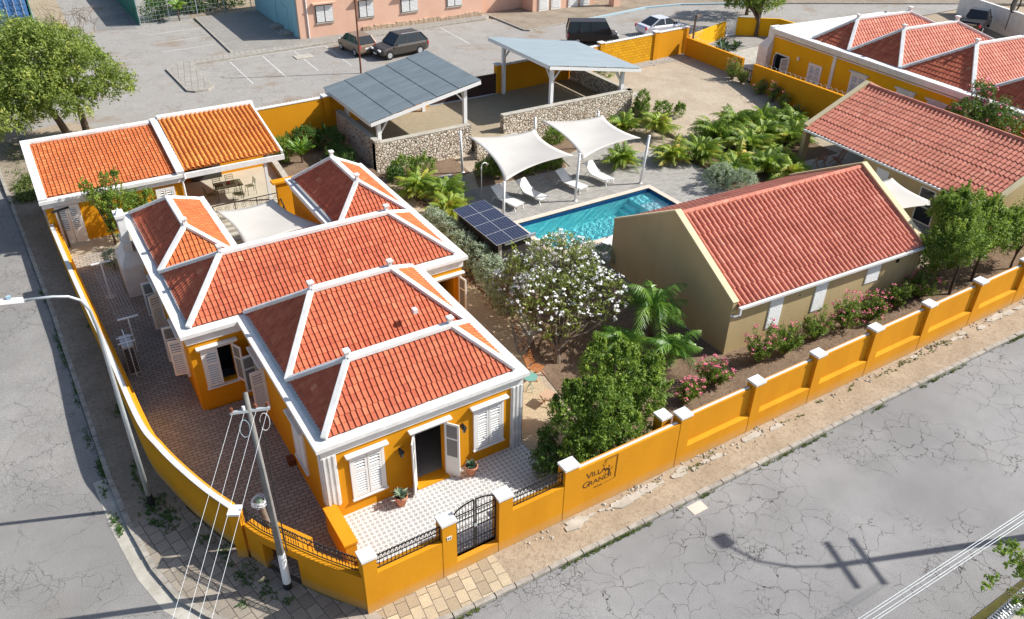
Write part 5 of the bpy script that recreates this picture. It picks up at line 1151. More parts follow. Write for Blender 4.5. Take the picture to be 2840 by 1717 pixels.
coilm=MB(); coilm.tube([(74.2+.7*math.cos(a),22.9,3.2+.7*math.sin(a)) for a in [k*math.pi/8 for k in range(17)]],.07,6); tag(coilm.build('cable_coil','black'),'black cable coil hanging on the far utility pole','cable')
m=MB(); m.tube([(17.85,39.1,.9),(17.85,39.1,6.2),(17.8,39.1,8.2),(17.95,39.2,8.9),(18.3,39.4,9.2)],[.07,.06,.05,.04,.04],7); tag(m.build('lamp_pole','rust'),'rusty brown lamp pole standing in front of the parked cars','lamp post')
# ================================================================ CARS
def car(name,label,loc,rot,col,L,Wd,H,kind='suv',rough=.35):
    t=thing(name,label,'car' if kind!='truck' else 'pickup',loc,None,rot,local=True)
    mt=mat('car_paint_'+kind+str(len(label)),col,rough,spec=.5,metal=.3); M['cp']=mt
    hw=Wd/2; b=.22
    prof={'suv':([(0,.45,.62),(.06,.32,.80),(.10,.28,.86),(.30,.26,1.0),(.34,.26,1.02),(.92,.26,1.03),(.99,.3,.98),(1,.42,.8)],[(.27,1.02),(.42,H),(.86,H-.03),(.985,1.04)]),
          'hatch':([(0,.4,.6),(.05,.26,.76),(.26,.22,.92),(.30,.22,.94),(.94,.24,.98),(.99,.3,.95),(1,.4,.8)],[(.22,.93),(.40,H),(.86,H-.02),(.99,.99)]),
          'sedan':([(0,.4,.58),(.04,.26,.70),(.28,.22,.90),(.32,.22,.92),(.80,.22,.95),(.97,.26,.93),(1,.4,.8)],[(.26,.91),(.43,H),(.68,H-.02),(.88,.95)]),
          'box':([(0,.4,.6),(.04,.26,.85),(.16,.22,.95),(.2,.22,.97),(.95,.24,1.0),(1,.3,.9)],[(.14,.97),(.26,H),(.96,H-.02),(.995,1.0)]),
          'truck':([(0,.45,.7),(.04,.34,.92),(.26,.3,1.04),(.3,.3,1.06),(.97,.34,1.06),(1,.45,.9)],[(.24,1.05),(.36,H),(.56,H-.02),(.62,1.06)])}[kind]
    st,gh=prof
    m=MB(); vs=[];n=8
    for (fx,zb,zt) in st:
        x=fx*L; k=1 if .04<fx<.96 else .86
        w=hw*k; vs+=[(x,-w*.86,zb),(x,-w,zb+.12),(x,-w,zt-.14),(x,-w*.93,zt),(x,w*.93,zt),(x,w,zt-.14),(x,w,zb+.12),(x,w*.86,zb)]
    ns=len(st); fs=[(i*n+k,(i+1)*n+k,(i+1)*n+(k+1)%n,i*n+(k+1)%n) for i in range(ns-1) for k in range(n)]+[tuple(range(n)),tuple((ns-1)*n+k for k in range(n-1,-1,-1))]
    m.add(vs,fs); o=m.build('body',mt,t,smooth=False,bevel=.03)
    # greenhouse
    (f0,z0),(f1,z1),(f2,z2),(f3,z3)=gh; wb,wt=hw*.93,hw*.74
    pts=[(f0*L,z0,wb),(f1*L,z1,wt),(f2*L,z2,wt),(f3*L,z3,wb)]
    m=MB(); vs=[]
    for x,z,w in pts: vs+=[(x,-w,z),(x,w,z)]
    m.add(vs,[(0,1,3,2),(2,3,5,4),(4,5,7,6),(0,2,4,6),(1,7,5,3)]); m.build('window','glass',t)
    # roof, pillars
    m=MB(); e=.012
    m.add([(f1*L+.05,-wt,z1+e),(f1*L+.05,wt,z1+e),(f2*L,wt,z2+e),(f2*L,-wt,z2+e),(f1*L+.05,-wt,z1-.05),(f1*L+.05,wt,z1-.05),(f2*L,wt,z2-.05),(f2*L,-wt,z2-.05)],[(3,2,1,0),(0,1,5,4),(1,2,6,5),(2,3,7,6),(3,0,4,7)])
    for s in (-1,1):
        m.bar((f0*L,s*wb,z0),(f1*L,s*wt,z1),.07,.05); m.bar((f3*L,s*wb,z3),(f2*L,s*wt,z2),.10,.05)
        for f in ((.5,.52) if kind=='truck' else (.56,.78)): xx=f*L; m.bar((xx,s*(wb+.005),.98),(xx,s*(wt+.005),z2),.06,.03) if f1<f<f2 else None
    m.build('roof',mt,t)
    if kind=='suv':
        for s in (-1,1): m=MB(); m.bar((f1*L+.2,s*wt*.9,z1+.06),(f2*L-.1,s*wt*.9,z2+.06),.04,.04); m.build('roof_rail','alu',t)
    for fx in (.18,.80):
        for s in (-1,1):
            r=.34 if kind in('suv','truck') else .30
            m=MB(); m.tube([(fx*L,s*(hw-.2),r),(fx*L,s*(hw+.01),r)],r,18); w=m.build('wheel','hose',t); m=MB(); m.tube([(fx*L,s*(hw+.005),r),(fx*L,s*(hw+.02),r)],r*.6,12); m.build('rim','alu',w)
    for s in (-1,1):
        m=MB(); m.box(.02,s*hw*.62-.17,.66,.14,s*hw*.62+.17,.78); m.build('headlight','label_white',t)
        zt=.9; m=MB(); m.box(L-.1,s*hw*.84-.08,zt-.22,L+.01,s*hw*.84+.08,zt+.04); m.build('tail_light','petal_red',t)
        m=MB(); m.box(f0*L+.15,s*(hw+.02)-.06,.98,f0*L+.28,s*(hw+.1)-.02,1.1); m.build('mirror','hose',t)
    m=MB(); m.box(-.012,-.24,.42,.03,.24,.52); m.build('number_plate','label_white',t); m=MB(); m.box(L-.03,-.24,.6,L+.012,.24,.72); m.build('number_plate','label_white',t)
    m=MB(); m.box(.0,-hw*.5,.52,.05,hw*.5,.68); m.build('grille','hose',t)
    if kind=='truck':
        m=MB(); m.box(.64*L,-hw*.8,1.02,.97*L,hw*.8,1.075); m.build('cargo_bed','hose',t)
        o=text('MITSUBISHI',.16,(0,0,0),None,'lettering','label_white',sx=1.2,align='CENTER'); o.data.transform(Matrix.Translation((L+.005,0,.82))@Matrix.Rotation(R(90),4,'Z')); o.parent=t
    return t
car('parked_car','dark grey SUV with roof rails parked behind the first carport',(20.25,41.95,.9),R(6),(.075,.065,.058),4.45,1.85,1.68,'suv')
car('parked_car','beige brown hatchback parked nose in towards the pink building',(19.65,46.3,.9),R(-84),(.30,.22,.155),3.6,1.62,1.5,'hatch')
car('parked_car','black boxy van parked behind the block wall on the rear street',(39.9,36.6,.9),R(150),(.03,.022,.02),4.3,1.75,1.85,'box')
car('parked_car','pearl white sedan parked behind the dirt lot wall',(47.4,37.0,.9),R(176),(.72,.72,.76),4.5,1.8,1.45,'sedan')
car('parked_pickup','dark pickup truck with lettered tailgate on the top right street',(74.2,25.5,.9),R(200),(.03,.026,.03),5.0,1.85,1.75,'truck')
car('parked_car','dark car at the right edge beside the ochre street wall',(33.6,-4.0,-.5),R(0),(.04,.03,.03),4.2,1.7,1.5,'hatch')
# ================================================================ POLES AND WIRES
LP=thing('street_lamp','tall galvanised street lamp with curved arm reaching over the left road','street lamp',(-4.38,4.19,-.4))
m=MB(); m.tube([(-4.38,4.19,.05),(-4.35,4.19,3.8),(-4.32,4.19,6.5),(-4.36,4.19,7.1),(-4.5,4.19,7.45),(-4.75,4.19,7.65),(-5.1,4.19,7.76),(-5.8,4.19,7.88)],[.085,.068,.048,.044,.04,.038,.036,.03],10); m.smooth=True; m.build('pole','steel',LP)
m=MB(); m.tube([(-4.38,4.19,-.45),(-4.38,4.19,.05)],[.12,.10],10); m.build('base','hose',LP)
m=MB(); m.add([(-5.75,4.12,7.82),(-5.75,4.26,7.82),(-6.35,4.29,7.95),(-6.35,4.09,7.95),(-5.75,4.12,7.92),(-5.75,4.26,7.92),(-6.35,4.26,8.04),(-6.35,4.12,8.04)],[(3,2,1,0),(4,5,6,7),(0,1,5,4),(1,2,6,5),(2,3,7,6),(3,0,4,7)]); m.build('lamp_head','label_white',LP)
m=MB(); m.box(-6.1,4.15,8.0,-6.0,4.23,8.08); m.build('photocell','kerb_blue',LP)
UP=thing('utility_pole','grey utility pole with crossarm and white painted foot, at the corner','pole',(-1.7,-1.15,-.5))
m=MB(); m.tube([(-1.7,-1.15,-.5),(-1.72,-1.15,3),(-1.76,-1.15,6.85)],[.115,.09,.06],12); m.smooth=True; m.build('shaft','pole_grey',UP)
m=MB(); m.tube([(-1.7,-1.15,-.5),(-1.7,-1.15,-.15)],.125,12); m.build('tar_band','hose',UP); m=MB(); m.tube([(-1.7,-1.15,-.15),(-1.7,-1.15,1.1)],[.122,.112],12); m.build('painted_band','white_paint',UP)
m=MB(); m.bar((-2.2,-1.15,6.42),(-1.27,-1.2,6.22),.07,.07); m.build('crossarm','steel',UP)
for k in range(4):
    t=k/3; p=(lerp(-2.16,-1.31,t),-1.17,lerp(6.45,6.28,t)); m=MB(); m.lathe([(.0,.13),(.04,.12),(.045,.07),(.03,.05),(.045,.02),(.02,0)],p,8); m.build('insulator','rust' if k!=1 else 'label_white',UP)
m=MB(); m.tube([(-1.6,-1.3,6.0),(-1.55,-1.32,5.4),(-1.58,-1.3,3.5),(-1.56,-1.31,1.2)],.018,5); m.build('down_cable','hose',UP)
ends=[(-4.73,-5.53,5.5),(-4.48,-5.69,5.5),(-4.29,-5.80,5.5),(-4.08,-5.93,5.5)]
def wire(name,label,a,b,r,mt,sag,cat='cable',grp=None,n=14):
    a=Vector(a);b=Vector(b); pts=[a.lerp(b,k/n)-Vector((0,0,sag*4*(k/n)*(1-k/n))) for k in range(n+1)]
    m=MB(); m.tube(pts,r,5); return tag(m.build(name,mt),label,cat,grp)
for k in range(4):
    p=Vector((lerp(-2.16,-1.31,k/3),-1.17,lerp(6.38,6.2,k/3))); e=Vector(ends[k]); wire('overhead_wire','thin pale wire running from the corner pole crossarm towards the bottom of the view',p,p+(e-p)*1.9,.0045,'spike',.05,grp='wires from the corner utility pole')
for k,(x,c) in enumerate(((-1.95,'kerb_blue'),(-1.45,'label_white'))):
    m=MB(); prev=[(x+.12*math.cos(a),-1.2,5.85+.28*math.sin(a)) for a in [j*math.pi/7 for j in range(15)]]; m.tube(prev,.007,5); tag(m.build('cable_loop',c),['pale blue cable loop hanging left below the crossarm','white cable loop hanging right below the crossarm'][k],'cable')
for k,(dy,lab) in enumerate(((0,'upper bundle of overhead wires crossing the bottom right street corner'),(-.13,'lower bundle of overhead wires crossing the bottom right street corner'))):
    a=Vector((5.7,-13.12+dy,7));b=Vector((10.59,-13.21+dy,7)); d=b-a; m=MB()
    for q in range(2): o=Vector((0,.03*q,.05*q)); m.tube([a-d*1.2+o,a+o,b+o,b+d*2.4+o],.0065,5)
    tag(m.build('overhead_wire','steel'),lab,'cable')
# the second lamp and pole stand just outside the view, lower right; their shadow falls on the street
SP=thing('utility_pole','street pole with two crossarms and curved lamp, opposite pavement outside the view','pole',(22.6,-12.75,-.4))
m=MB(); m.tube([(22.6,-12.75,-.4),(22.6,-12.75,8.3)],[.15,.09],8); m.tube([(22.6,-12.75,8.2),(22.4,-12.5,8.9),(22.2,-12.0,9.4),(22.3,-11.2,9.8)],.05,6); m.box(22.1,-11.3,9.7,22.5,-10.8,9.85)
for z in (7.2,7.9): m.bar((22.3,-13.6,z),(22.9,-11.9,z),.1,.1)
m.build('pole_assembly','pole_grey',SP)
# small ones in the side yard
for (x,y,l) in ((-3.33,16.9,'white T-shaped clothes line post farther back, near the oven chimney'),(-3.12,12.63,'white T-shaped clothes line post nearer, behind the air conditioner')):
    t=thing('clothes_post',l,'clothes line',(x,y,-.2),'T-shaped clothes line posts'); z0=zp(y)
    m=MB(); m.tube([(x,y,z0),(x,y,z0+1.68)],.03,7); m.build('pole','white_paint',t); m=MB(); m.bar((x-.38,y,z0+1.7),(x+.38,y,z0+1.7),.06,.05); m.build('crossbar','white_paint',t); m=MB(); m.tube([(x,y,z0+.002),(x,y,z0+.02)],.22,14); m.build('footing','concrete',t)
m=MB()
for k in range(7): m.bar((-3.33-.33+k*.11,16.9,1.62),(-3.12-.33+k*.11,12.63,1.48),.006,.006)
tag(m.build('clothes_line','label_white'),'white clothes lines strung between the two T posts','clothes line')
AC=thing('air_conditioner','grey outdoor air conditioner unit in a white frame on a slab','air conditioner',(-3.5,11.6,-.28))
m=MB(); m.box(-3.7,11.15,-.3,-3.12,12.3,-.24); m.build('slab','concrete',AC)
m=MB(); m.box(-3.66,11.3,-.2,-3.26,12.15,1.12); m.build('casing','grey_wall',AC)
m=MB()
for k in range(17): m.box(-3.64,11.285,-.12+k*.068,-3.29,11.298,-.075+k*.068); m.box(-3.258,11.36,-.12+k*.068,-3.245,12.1,-.075+k*.068)
m.build('grille','hose',AC)
m=MB()
for y in (11.5,11.9): m.bar((-3.76,y,1.18),(-3.14,y,1.18),.035,.035)
m.bar((-3.45,11.1,1.22),(-3.45,12.4,1.22),.035,.035); m.bar((-3.45,11.12,-.2),(-3.45,11.12,1.22),.03,.03)
m.build('protective_frame','white_paint',AC)
m=MB(); T=Matrix.Translation((-1.95,10.55,-.3)); m.T=T; m.box(-.12,-.12,0,.12,.12,.14); tag(m.build('bait_box','hose'),'small black box on the brick paving by the villa side door','box')
m=MB(); m.box(-.05,3.45,-.3,.18,3.75,-.05); tag(m.build('junction_box','rust'),'small dark box at the foot of the villa side wall','box')
m=MB(); m.box(-.05,8.05,-.3,.18,8.3,-.1); tag(m.build('junction_box','yellow'),'small ochre block at the foot of the wall corner behind the shutters','box')
# cactus stump in wire collar
CS=thing('caged_plant','pale trunk with a coil of barbed wire round its top, behind the utility pole','plant',(-1.62,.2,-.3))
m=MB(); m.tube([(-1.55,.1,-.3),(-1.6,.35,.5),(-1.66,.7,1.35)],[.09,.085,.08],9); m.build('stem','trunk_pale',CS)
m=MB(); m.lathe([(.0,.22),(.08,.2),(.11,.1),(.08,.0)],(-1.68,.74,1.33),8); m.build('cactus_head','leaf_agave',CS)
m=MB(); rng=random.Random(5)
for k in range(7):
    r=.21+rng.uniform(-.03,.03); c=(-1.68+rng.uniform(-.02,.02),.74+rng.uniform(-.02,.02),1.38+rng.uniform(-.05,.1)); m.tube([(c[0]+r*math.cos(a),c[1]+r*math.sin(a),c[2]+.04*math.sin(a*2+k)) for a in [j*math.pi/9 for j in range(19)]],.007,4)
m.build('wire_collar','spike',CS)
# ================================================================ VEGETATION
def rot_rand(rng): 
    return Vector((rng.gauss(0,1),rng.gauss(0,1),rng.gauss(0,1))).normalized()
def leaf_quads(mb,c,rng,n,spread,size,up=.35,aspect=2.2,rv=.5,rs=.22,out=None):
    for _ in range(n):
        p=c+rot_rand(rng)*spread*rng.random()**.6
        nrm=(rot_rand(rng)+Vector((0,0,up))+(out*.6 if out else Vector())).normalized(); a=nrm.cross(rot_rand(rng)).normalized(); b=nrm.cross(a); s=size*rng.uniform(.6,1.3)
        a*=s*.5; b*=s*.5/aspect; v=min(1,max(0,rng.gauss(rv,rs)))
        mb.add((p-a,p-b,p+a,p+b),((0,1,2,3),),v)
def crown(mb,blobs,rng,nclump,nleaf,size,clump=.28,up=.35,aspect=2.2,shell=.55,rv=.5):
    tot=sum(b[3]*b[4]+b[4]*b[5]+b[3]*b[5] for b in blobs)
    for b in blobs:
        k=int(nclump*(b[3]*b[4]+b[4]*b[5]+b[3]*b[5])/tot); c0=Vector(b[:3])
        for _ in range(k):
            d=rot_rand(rng); r=shell+(1-shell)*rng.random()**.5
            if d.z<-.3 and rng.random()<.5: d.z*=-1
            r*=1+.22*noise.noise(d*1.9+c0)
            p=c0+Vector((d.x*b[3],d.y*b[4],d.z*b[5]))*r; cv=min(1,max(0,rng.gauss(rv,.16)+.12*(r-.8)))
            leaf_quads(mb,p,rng,nleaf,clump*rng.uniform(.6,1.25),size,up,aspect,cv,.13,d)
def limbs(mb,base,tips,r0,rng,fork=.45,seg=4):
    base=Vector(base)
    for tp in tips:
        tp=Vector(tp); pts=[base]; 
        for k in range(1,seg+1):
            t=k/seg; p=base.lerp(tp,t); p.z=lerp(base.z,tp.z,t**.8); p+=rot_rand(rng)*(.04*(tp-base).length if k<seg else 0); pts.append(p)
        mb.tube(pts,[r0*(1-.8*k/seg) for k in range(seg+1)],6)
def tree(name,label,cat,base,blobs,nclump,nleaf,size,mt,trunk='trunk',r=.09,clump=.28,seed=1,group=None,up=.35,aspect=2.2,shell=.55,rv=.5,trunk_h=.35,spray=0):
    rng=random.Random(seed); t=thing(name,label,cat,base,group)
    m=MB(); crown(m,blobs,rng,nclump,nleaf,size,clump,up,aspect,shell,rv)
    for _ in range(spray):
        b=rng.choice(blobs); d=rot_rand(rng); d.z=abs(d.z)*1.3+.15; d.normalize(); p=Vector(b[:3])+Vector((d.x*b[3],d.y*b[4],d.z*b[5]))*.85; u=(d*.6+Vector((0,0,.8))+rot_rand(rng)*.25).normalized(); L=rng.uniform(.25,.6)*min(1.4,b[3]); cv=min(1,max(0,rng.gauss(.6,.15)))
        for q in range(6): leaf_quads(m,p+u*L*q/5,rng,int(nleaf*.55),clump*(.55-.05*q),size,.2,aspect,cv,.15,u)
    m.build('crown' if cat=='tree' else 'foliage',mt,t)
    zc=sum(b[2] for b in blobs)/len(blobs); fk=Vector((base[0],base[1],lerp(base[2],zc,trunk_h))); m=MB(); m.tube([Vector(base)-Vector((0,0,.05)),fk.lerp(Vector(base),.5)+Vector((.02,.03,0)),fk],[r*1.25,r,r*.85],8)
    tips=[Vector(b[:3])+Vector((rng.uniform(-.4,.4)*b[3],rng.uniform(-.4,.4)*b[4],rng.uniform(.1,.7)*b[5])) for b in blobs for _ in range(3)]
    limbs(m,fk,tips,r*.7,rng); m.build('trunk' if cat=='tree' else 'stems',trunk,t); return t
# big shade tree, top left (two trunks)
t=thing('shade_tree','large spreading olive green tree with two leaning trunks behind the annex','tree',(-2.6,35.9,.9)); rng=random.Random(7)
m=MB(); BL=[(b[0]-.2,b[1],b[2]-.75,b[3],b[4],b[5]*1.1) for b in [(-5.0,36,6.2,2.4,2.6,1.5),(-2.6,35.5,6.8,2.3,2.4,1.5),(-.6,34.8,5.7,1.8,2.2,1.3),(-3.6,33.8,5.4,2.2,1.8,1.2),(-6.8,35.0,5.3,2.2,2.4,1.5),(-1.2,37.5,6.3,2,1.8,1.3),(1.0,34.4,4.9,1.1,1.3,.7),(-1.9,33.2,4.6,1.6,1.3,.9),(-5.4,33.4,4.2,2.0,1.6,1.0),(-3.4,38,7,2.2,1.6,1.1),(-7.5,33.6,4.6,1.8,1.6,1.1),(-4.2,35.2,4.6,2.4,2,1)]]
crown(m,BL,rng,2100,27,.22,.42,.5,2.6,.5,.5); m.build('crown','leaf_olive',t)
m=MB(); m.tube([(-2.3,35.9,.8),(-2.6,35.6,2.0),(-3.1,35.2,3.4)],[.24,.2,.16],9); limbs(m,(-3.1,35.2,3.3),[Vector(b[:3]) for b in (BL[0],BL[1],BL[3],BL[4],BL[8])],.14,rng); m.build('trunk','trunk',t)
m=MB(); m.tube([(-1.3,36.0,.8),(-1.35,36,2.2),(-1.5,35.9,3.4)],[.22,.19,.15],9); limbs(m,(-1.5,35.9,3.3),[Vector(b[:3]) for b in (BL[1],BL[2],BL[5],BL[6],BL[7],BL[9])],.13,rng); m.build('trunk','trunk',t)
m=MB(); rng=random.Random(8)
for _ in range(60): b=Vector((rng.uniform(-2.2,.8),rng.uniform(37,38.6),rng.uniform(6.2,7.2))); m.tube([b,b+Vector((rng.uniform(-.5,.5),rng.uniform(.1,.6),rng.uniform(.2,.7))),b+Vector((rng.uniform(-.8,.8),rng.uniform(.2,.9),rng.uniform(.4,1.1)))],[.02,.012,.006],4)
m.build('bare_twigs','trunk_pale',t)
tree('evergreen_tree','dark green tree in the top left corner beside the container','tree',(-6.3,58,.9),[(-6.5,58,4.6,2.6,2.4,2.2),(-4.9,58.3,3.6,1.4,1.6,1.2)],420,22,.24,'leaf_mid',r=.16,clump=.42,seed=3)
tree('patio_tree','small green tree with upright sprays in front of the annex door','tree',(-2.35,21.0,.45),[(-1.75,21.0,2.5,.95,.8,.75),(-2.5,21.2,2.9,.55,.5,.6),(-1.2,21.1,2.2,.8,.7,.6),(-2.9,21.4,3.5,.22,.2,.42),(-2.0,21.3,3.6,.25,.22,.5),(-1.55,21.5,3.7,.16,.16,.4),(-.45,20.7,2.6,.28,.26,.5),(-1.9,20.9,1.6,.7,.6,.6)],420,26,.095,'leaf_mid',r=.06,clump=.17,seed=11,spray=34)
tree('silver_bush','silver leaved bush at the foot of the oven chimney','shrub',(-2.75,19.0,.3),[(-2.75,19.1,.9,.42,.45,.42)],90,24,.07,'leaf_silver',trunk='trunk_pale',r=.03,clump=.13,seed=12)
# front green tree cluster
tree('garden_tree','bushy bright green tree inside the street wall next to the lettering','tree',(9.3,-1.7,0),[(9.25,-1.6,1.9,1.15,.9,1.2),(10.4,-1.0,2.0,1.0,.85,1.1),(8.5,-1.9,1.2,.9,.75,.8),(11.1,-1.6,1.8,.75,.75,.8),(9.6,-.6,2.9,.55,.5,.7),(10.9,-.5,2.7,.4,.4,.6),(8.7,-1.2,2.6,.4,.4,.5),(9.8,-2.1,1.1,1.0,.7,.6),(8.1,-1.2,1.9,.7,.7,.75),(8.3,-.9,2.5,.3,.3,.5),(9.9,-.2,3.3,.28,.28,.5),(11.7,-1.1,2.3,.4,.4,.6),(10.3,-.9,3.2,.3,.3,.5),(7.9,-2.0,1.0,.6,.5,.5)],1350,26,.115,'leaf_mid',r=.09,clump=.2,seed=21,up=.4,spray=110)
tree('garden_shrub','low dark shrub at the terrace edge in front of the green tree','shrub',(7.3,-1.5,0),[(7.2,-1.5,.55,.62,.6,.55),(7.5,-.9,.9,.35,.35,.4)],170,22,.10,'leaf_dark',r=.03,clump=.17,seed=22)
# white plumeria
t=thing('plumeria_tree','broad plumeria tree covered in white blossom beside the pool','tree',(10.9,3.4,0)); rng=random.Random(31)
BL=[(12.2,5.6,2.4,2.0,2.1,1.45),(11.3,4.5,2.0,1.7,1.7,1.25),(13.3,6.7,2.3,1.4,1.4,1.2),(13.0,4.0,2.1,1.4,1.5,1.1),(11.2,6.6,1.9,1.2,1.2,1.1)]
m=MB(); crown(m,BL,rng,820,9,.19,.2,.3,3.2,.55,.5); m.build('foliage','leaf_plum',t)
tw=MB(); fl=MB(); hub=Vector((10.95,3.5,.5)); tw.tube([(10.9,3.4,-.05),(10.92,3.45,.25),hub],[.15,.13,.11],9)
mains=[Vector(b[:3])+Vector((rng.uniform(-.8,.8),rng.uniform(-.8,.8),rng.uniform(-.7,-.2))) for b in BL for _ in range(4)]
limbs(tw,hub,mains,.07,rng)
def burst(mb,p,rng,n,sp,s):
    for _ in range(n):
        q=p+Vector((rng.uniform(-sp,sp),rng.uniform(-sp,sp),rng.uniform(-.3*sp,.6*sp))); nn=(rot_rand(rng)+Vector((0,0,1.2))).normalized(); a=nn.cross(rot_rand(rng)).normalized()*s; b=nn.cross(a).normalized()*s
        ring=[q+a*math.cos(x)*(1 if k%2 else .55)+b*math.sin(x)*(1 if k%2 else .55) for k,x in enumerate([j*math.pi/5 for j in range(10)])]; mb.add([q+nn*s*.15]+ring,[(0,1+k,1+(k+1)%10) for k in range(10)])
for k in range(640):
    b=rng.choice(BL); d=rot_rand(rng); d.z=abs(d.z)*.9+.02 if rng.random()<.8 else d.z; p=Vector(b[:3])+Vector((d.x*b[3],d.y*b[4],d.z*b[5]))*rng.uniform(.9,1.06)
    mm=min(mains,key=lambda q:(q-p).length); tw.tube([mm.lerp(p,.0),mm.lerp(p,.55)+rot_rand(rng)*.1,p],[.022,.016,.01],4)
    if rng.random()<.62: burst(fl,p+Vector((0,0,.04)),rng,rng.randint(3,9),.08,.055)
tw.build('trunk','trunk_pale',t); fl.build('blossoms','petal_white',t)
# oleanders along the street wall
def oleander(label,x,y,w,h,nfl,seed,z=0,mt='leaf_mid',grp='pink oleanders in the garden bed',pink='petal_pink'):
    rng=random.Random(seed); t=thing('oleander',label,'shrub',(x,y,z),grp); m=MB(); f=MB(); s=MB(); h*=1.2; w*=1.15; n=int(30*w)
    for k in range(n):
        a=rng.uniform(0,6.28); rr=w*.5*rng.random()**.5; tip=Vector((x+rr*math.cos(a)*1.15,y+rr*math.sin(a)*.9,z+h*rng.uniform(.45,1.0)*(1.15-.5*rr/(w*.5)))); b=Vector((x+rng.uniform(-.1,.1),y+rng.uniform(-.1,.1),z))
        s.tube([b,b.lerp(tip,.5)+Vector((0,0,.08)),tip],[.016,.01,.006],4)
        for q in range(5):
            c=b.lerp(tip,rng.uniform(.35,1.)); leaf_quads(m,c,rng,9,.13,.15,.2,4.2,.5,.25)
        if rng.random()<nfl: burst(f,tip+Vector((0,0,.05)),rng,rng.randint(5,12),.085,.038)
    m.build('foliage',mt,t); s.build('stems','trunk_pale',t)
    if f.v: f.build('blossoms',pink,t)
    return t
for a in (('first pink oleander from the lettering, low and small, near the double post',13.7,-1.1,.9,.9,.5,41),('pink oleander at the beige house front left corner, full of blossom',15.2,-.9,1.3,1.2,.75,42),('tall pink oleander left of the first white shutter',17.9,-.75,1.3,1.65,.6,43),('plain green upright oleander between the first two shutters',19.3,-.8,1.2,1.4,.06,44),('yellowish green oleander below the second white shutter',21.1,-.8,1.2,1.3,.12,45),
          ('tall pink oleander right of the second white shutter',22.8,-.85,1.3,1.6,.6,46),('pink oleander midway between second and third shutter',24.4,-1.0,1.3,1.2,.6,47),('dark green oleander with few flowers near the third shutter',26.1,-1.0,1.2,1.3,.2,48),('pink flecked oleander at the beige house right front corner',27.9,-.9,1.5,1.2,.3,49)):
    oleander(*a)
tree('garden_shrub','rounded green shrub at the right corner of the near beige house','shrub',(29.6,.3,0),[(29.5,.3,.8,.9,.8,.75),(30.4,-.1,.6,.7,.6,.5)],190,22,.11,'leaf_mid',r=.03,clump=.18,seed=51)
tree('garden_tree','leafy green tree on a bare trunk, left of the right edge pair','tree',(29.3,-1.5,0),[(29.2,-1.3,2.5,1.1,1.1,.9),(30.0,-.5,2.9,1.1,1.0,.9),(28.5,-.7,2.3,.8,.8,.7),(29.8,.3,3.4,.6,.6,.7)],700,24,.12,'leaf_mid',r=.06,clump=.24,seed=52,spray=60,trunk_h=.5)
tree('garden_tree','leafy green tree by the right edge in front of the second beige house','tree',(31.3,-1.3,0),[(31.4,-1.2,2.4,1.1,1.0,.9),(32.3,-.6,2.6,1.1,1.0,.9),(31.5,.2,3.2,.9,.8,.8),(32.9,-1.6,2.2,1,.9,.8)],700,24,.12,'leaf_mid',r=.06,clump=.24,seed=53,spray=60,trunk_h=.45)
tree('garden_tree','leafy tree cut by the right edge above the street wall','tree',(34.0,-1.6,0),[(34,-1.5,1.8,1.1,.9,.9),(35.2,-1.2,2.2,1.2,1,1)],300,22,.12,'leaf_mid',r=.05,clump=.24,seed=54)
# palms
def frond(m,base,az,L,rise,droop,rng,rv,w=.26,nl=24,z_r=.006,fold=.7):
    u=Vector((math.cos(az),math.sin(az),0)); s=Vector((-u.y,u.x,0)); pts=[]
    for k in range(nl+1):
        t=k/nl; x=L*(t*math.cos(rise*(1-.3*t))); z=L*(t*math.sin(rise)-droop*t**2.4); pts.append(base+u*x+Vector((0,0,z)))
    m.tube(pts[::3]+[pts[-1]],[.014]*(len(pts[::3]))+[.004],4)
    for k in range(2,nl):
        t=k/nl; ll=w*(math.sin(math.pi*min(1,t*.9+.12))**.6)*rng.uniform(.85,1.15); d=(pts[k+1]-pts[k]).normalized()
        for q in (-1,1):
            tip=pts[k]+s*q*ll+d*ll*.55-Vector((0,0,ll*fold*rng.uniform(.5,1.3))); wv=d*.02+Vector((0,0,.004)); mid=pts[k].lerp(tip,.5)+Vector((0,0,ll*.10))
            v=min(1,max(0,rng.gauss(rv,.10)))
            m.add((pts[k]-wv,pts[k]+wv,mid+wv,mid-wv,tip),((0,1,2,3),(3,2,4)),v)
def palm(name,label,base,n,L,mt='leaf_palm',seed=1,h=.45,rv=.4,group=None,w=.27,droop=.62,trunk_r=.05,spread=.18,pin=None,tall=0.,cat='palm'):
    rng=random.Random(seed); t=thing(name,label,cat,base,group); m=MB(); B=Vector(base)
    for k in range(n):
        az=k*2.4+rng.uniform(-.3,.3); rise=rng.uniform(.55,1.5); c=B+Vector((rng.uniform(-spread,spread),rng.uniform(-spread,spread),h*rng.uniform(.3,1)+tall)); frond(m,c,az,L*rng.uniform(.7,1.1),rise,droop*rng.uniform(.6,1.3),rng,min(1,max(0,rng.gauss(rv,.2))),w)
    m.build('fronds',mt,t); m=MB()
    if tall: m.tube([B-Vector((0,0,.05)),B+Vector((0,0,tall+h))],[trunk_r*1.4,trunk_r],8)
    else:
        for k in range(6): a=k*1.05; m.tube([B+Vector((.08*math.cos(a),.08*math.sin(a),0)),B+Vector((spread*math.cos(a),spread*math.sin(a),h+.25))],.025,5)
    m.build('trunk','trunk',t); return t
ag='areca palms planted round the pool'
protoA=palm('areca_palm','green areca palm leftmost of the clump left of the pool deck',(13.0,19.9,0),60,1.75,seed=61,rv=.45,group=ag)
protoB=palm('areca_palm','bright green areca palm second in the clump left of the pool deck',(13.9,18.6,0),60,1.75,seed=62,rv=.36,group=ag)
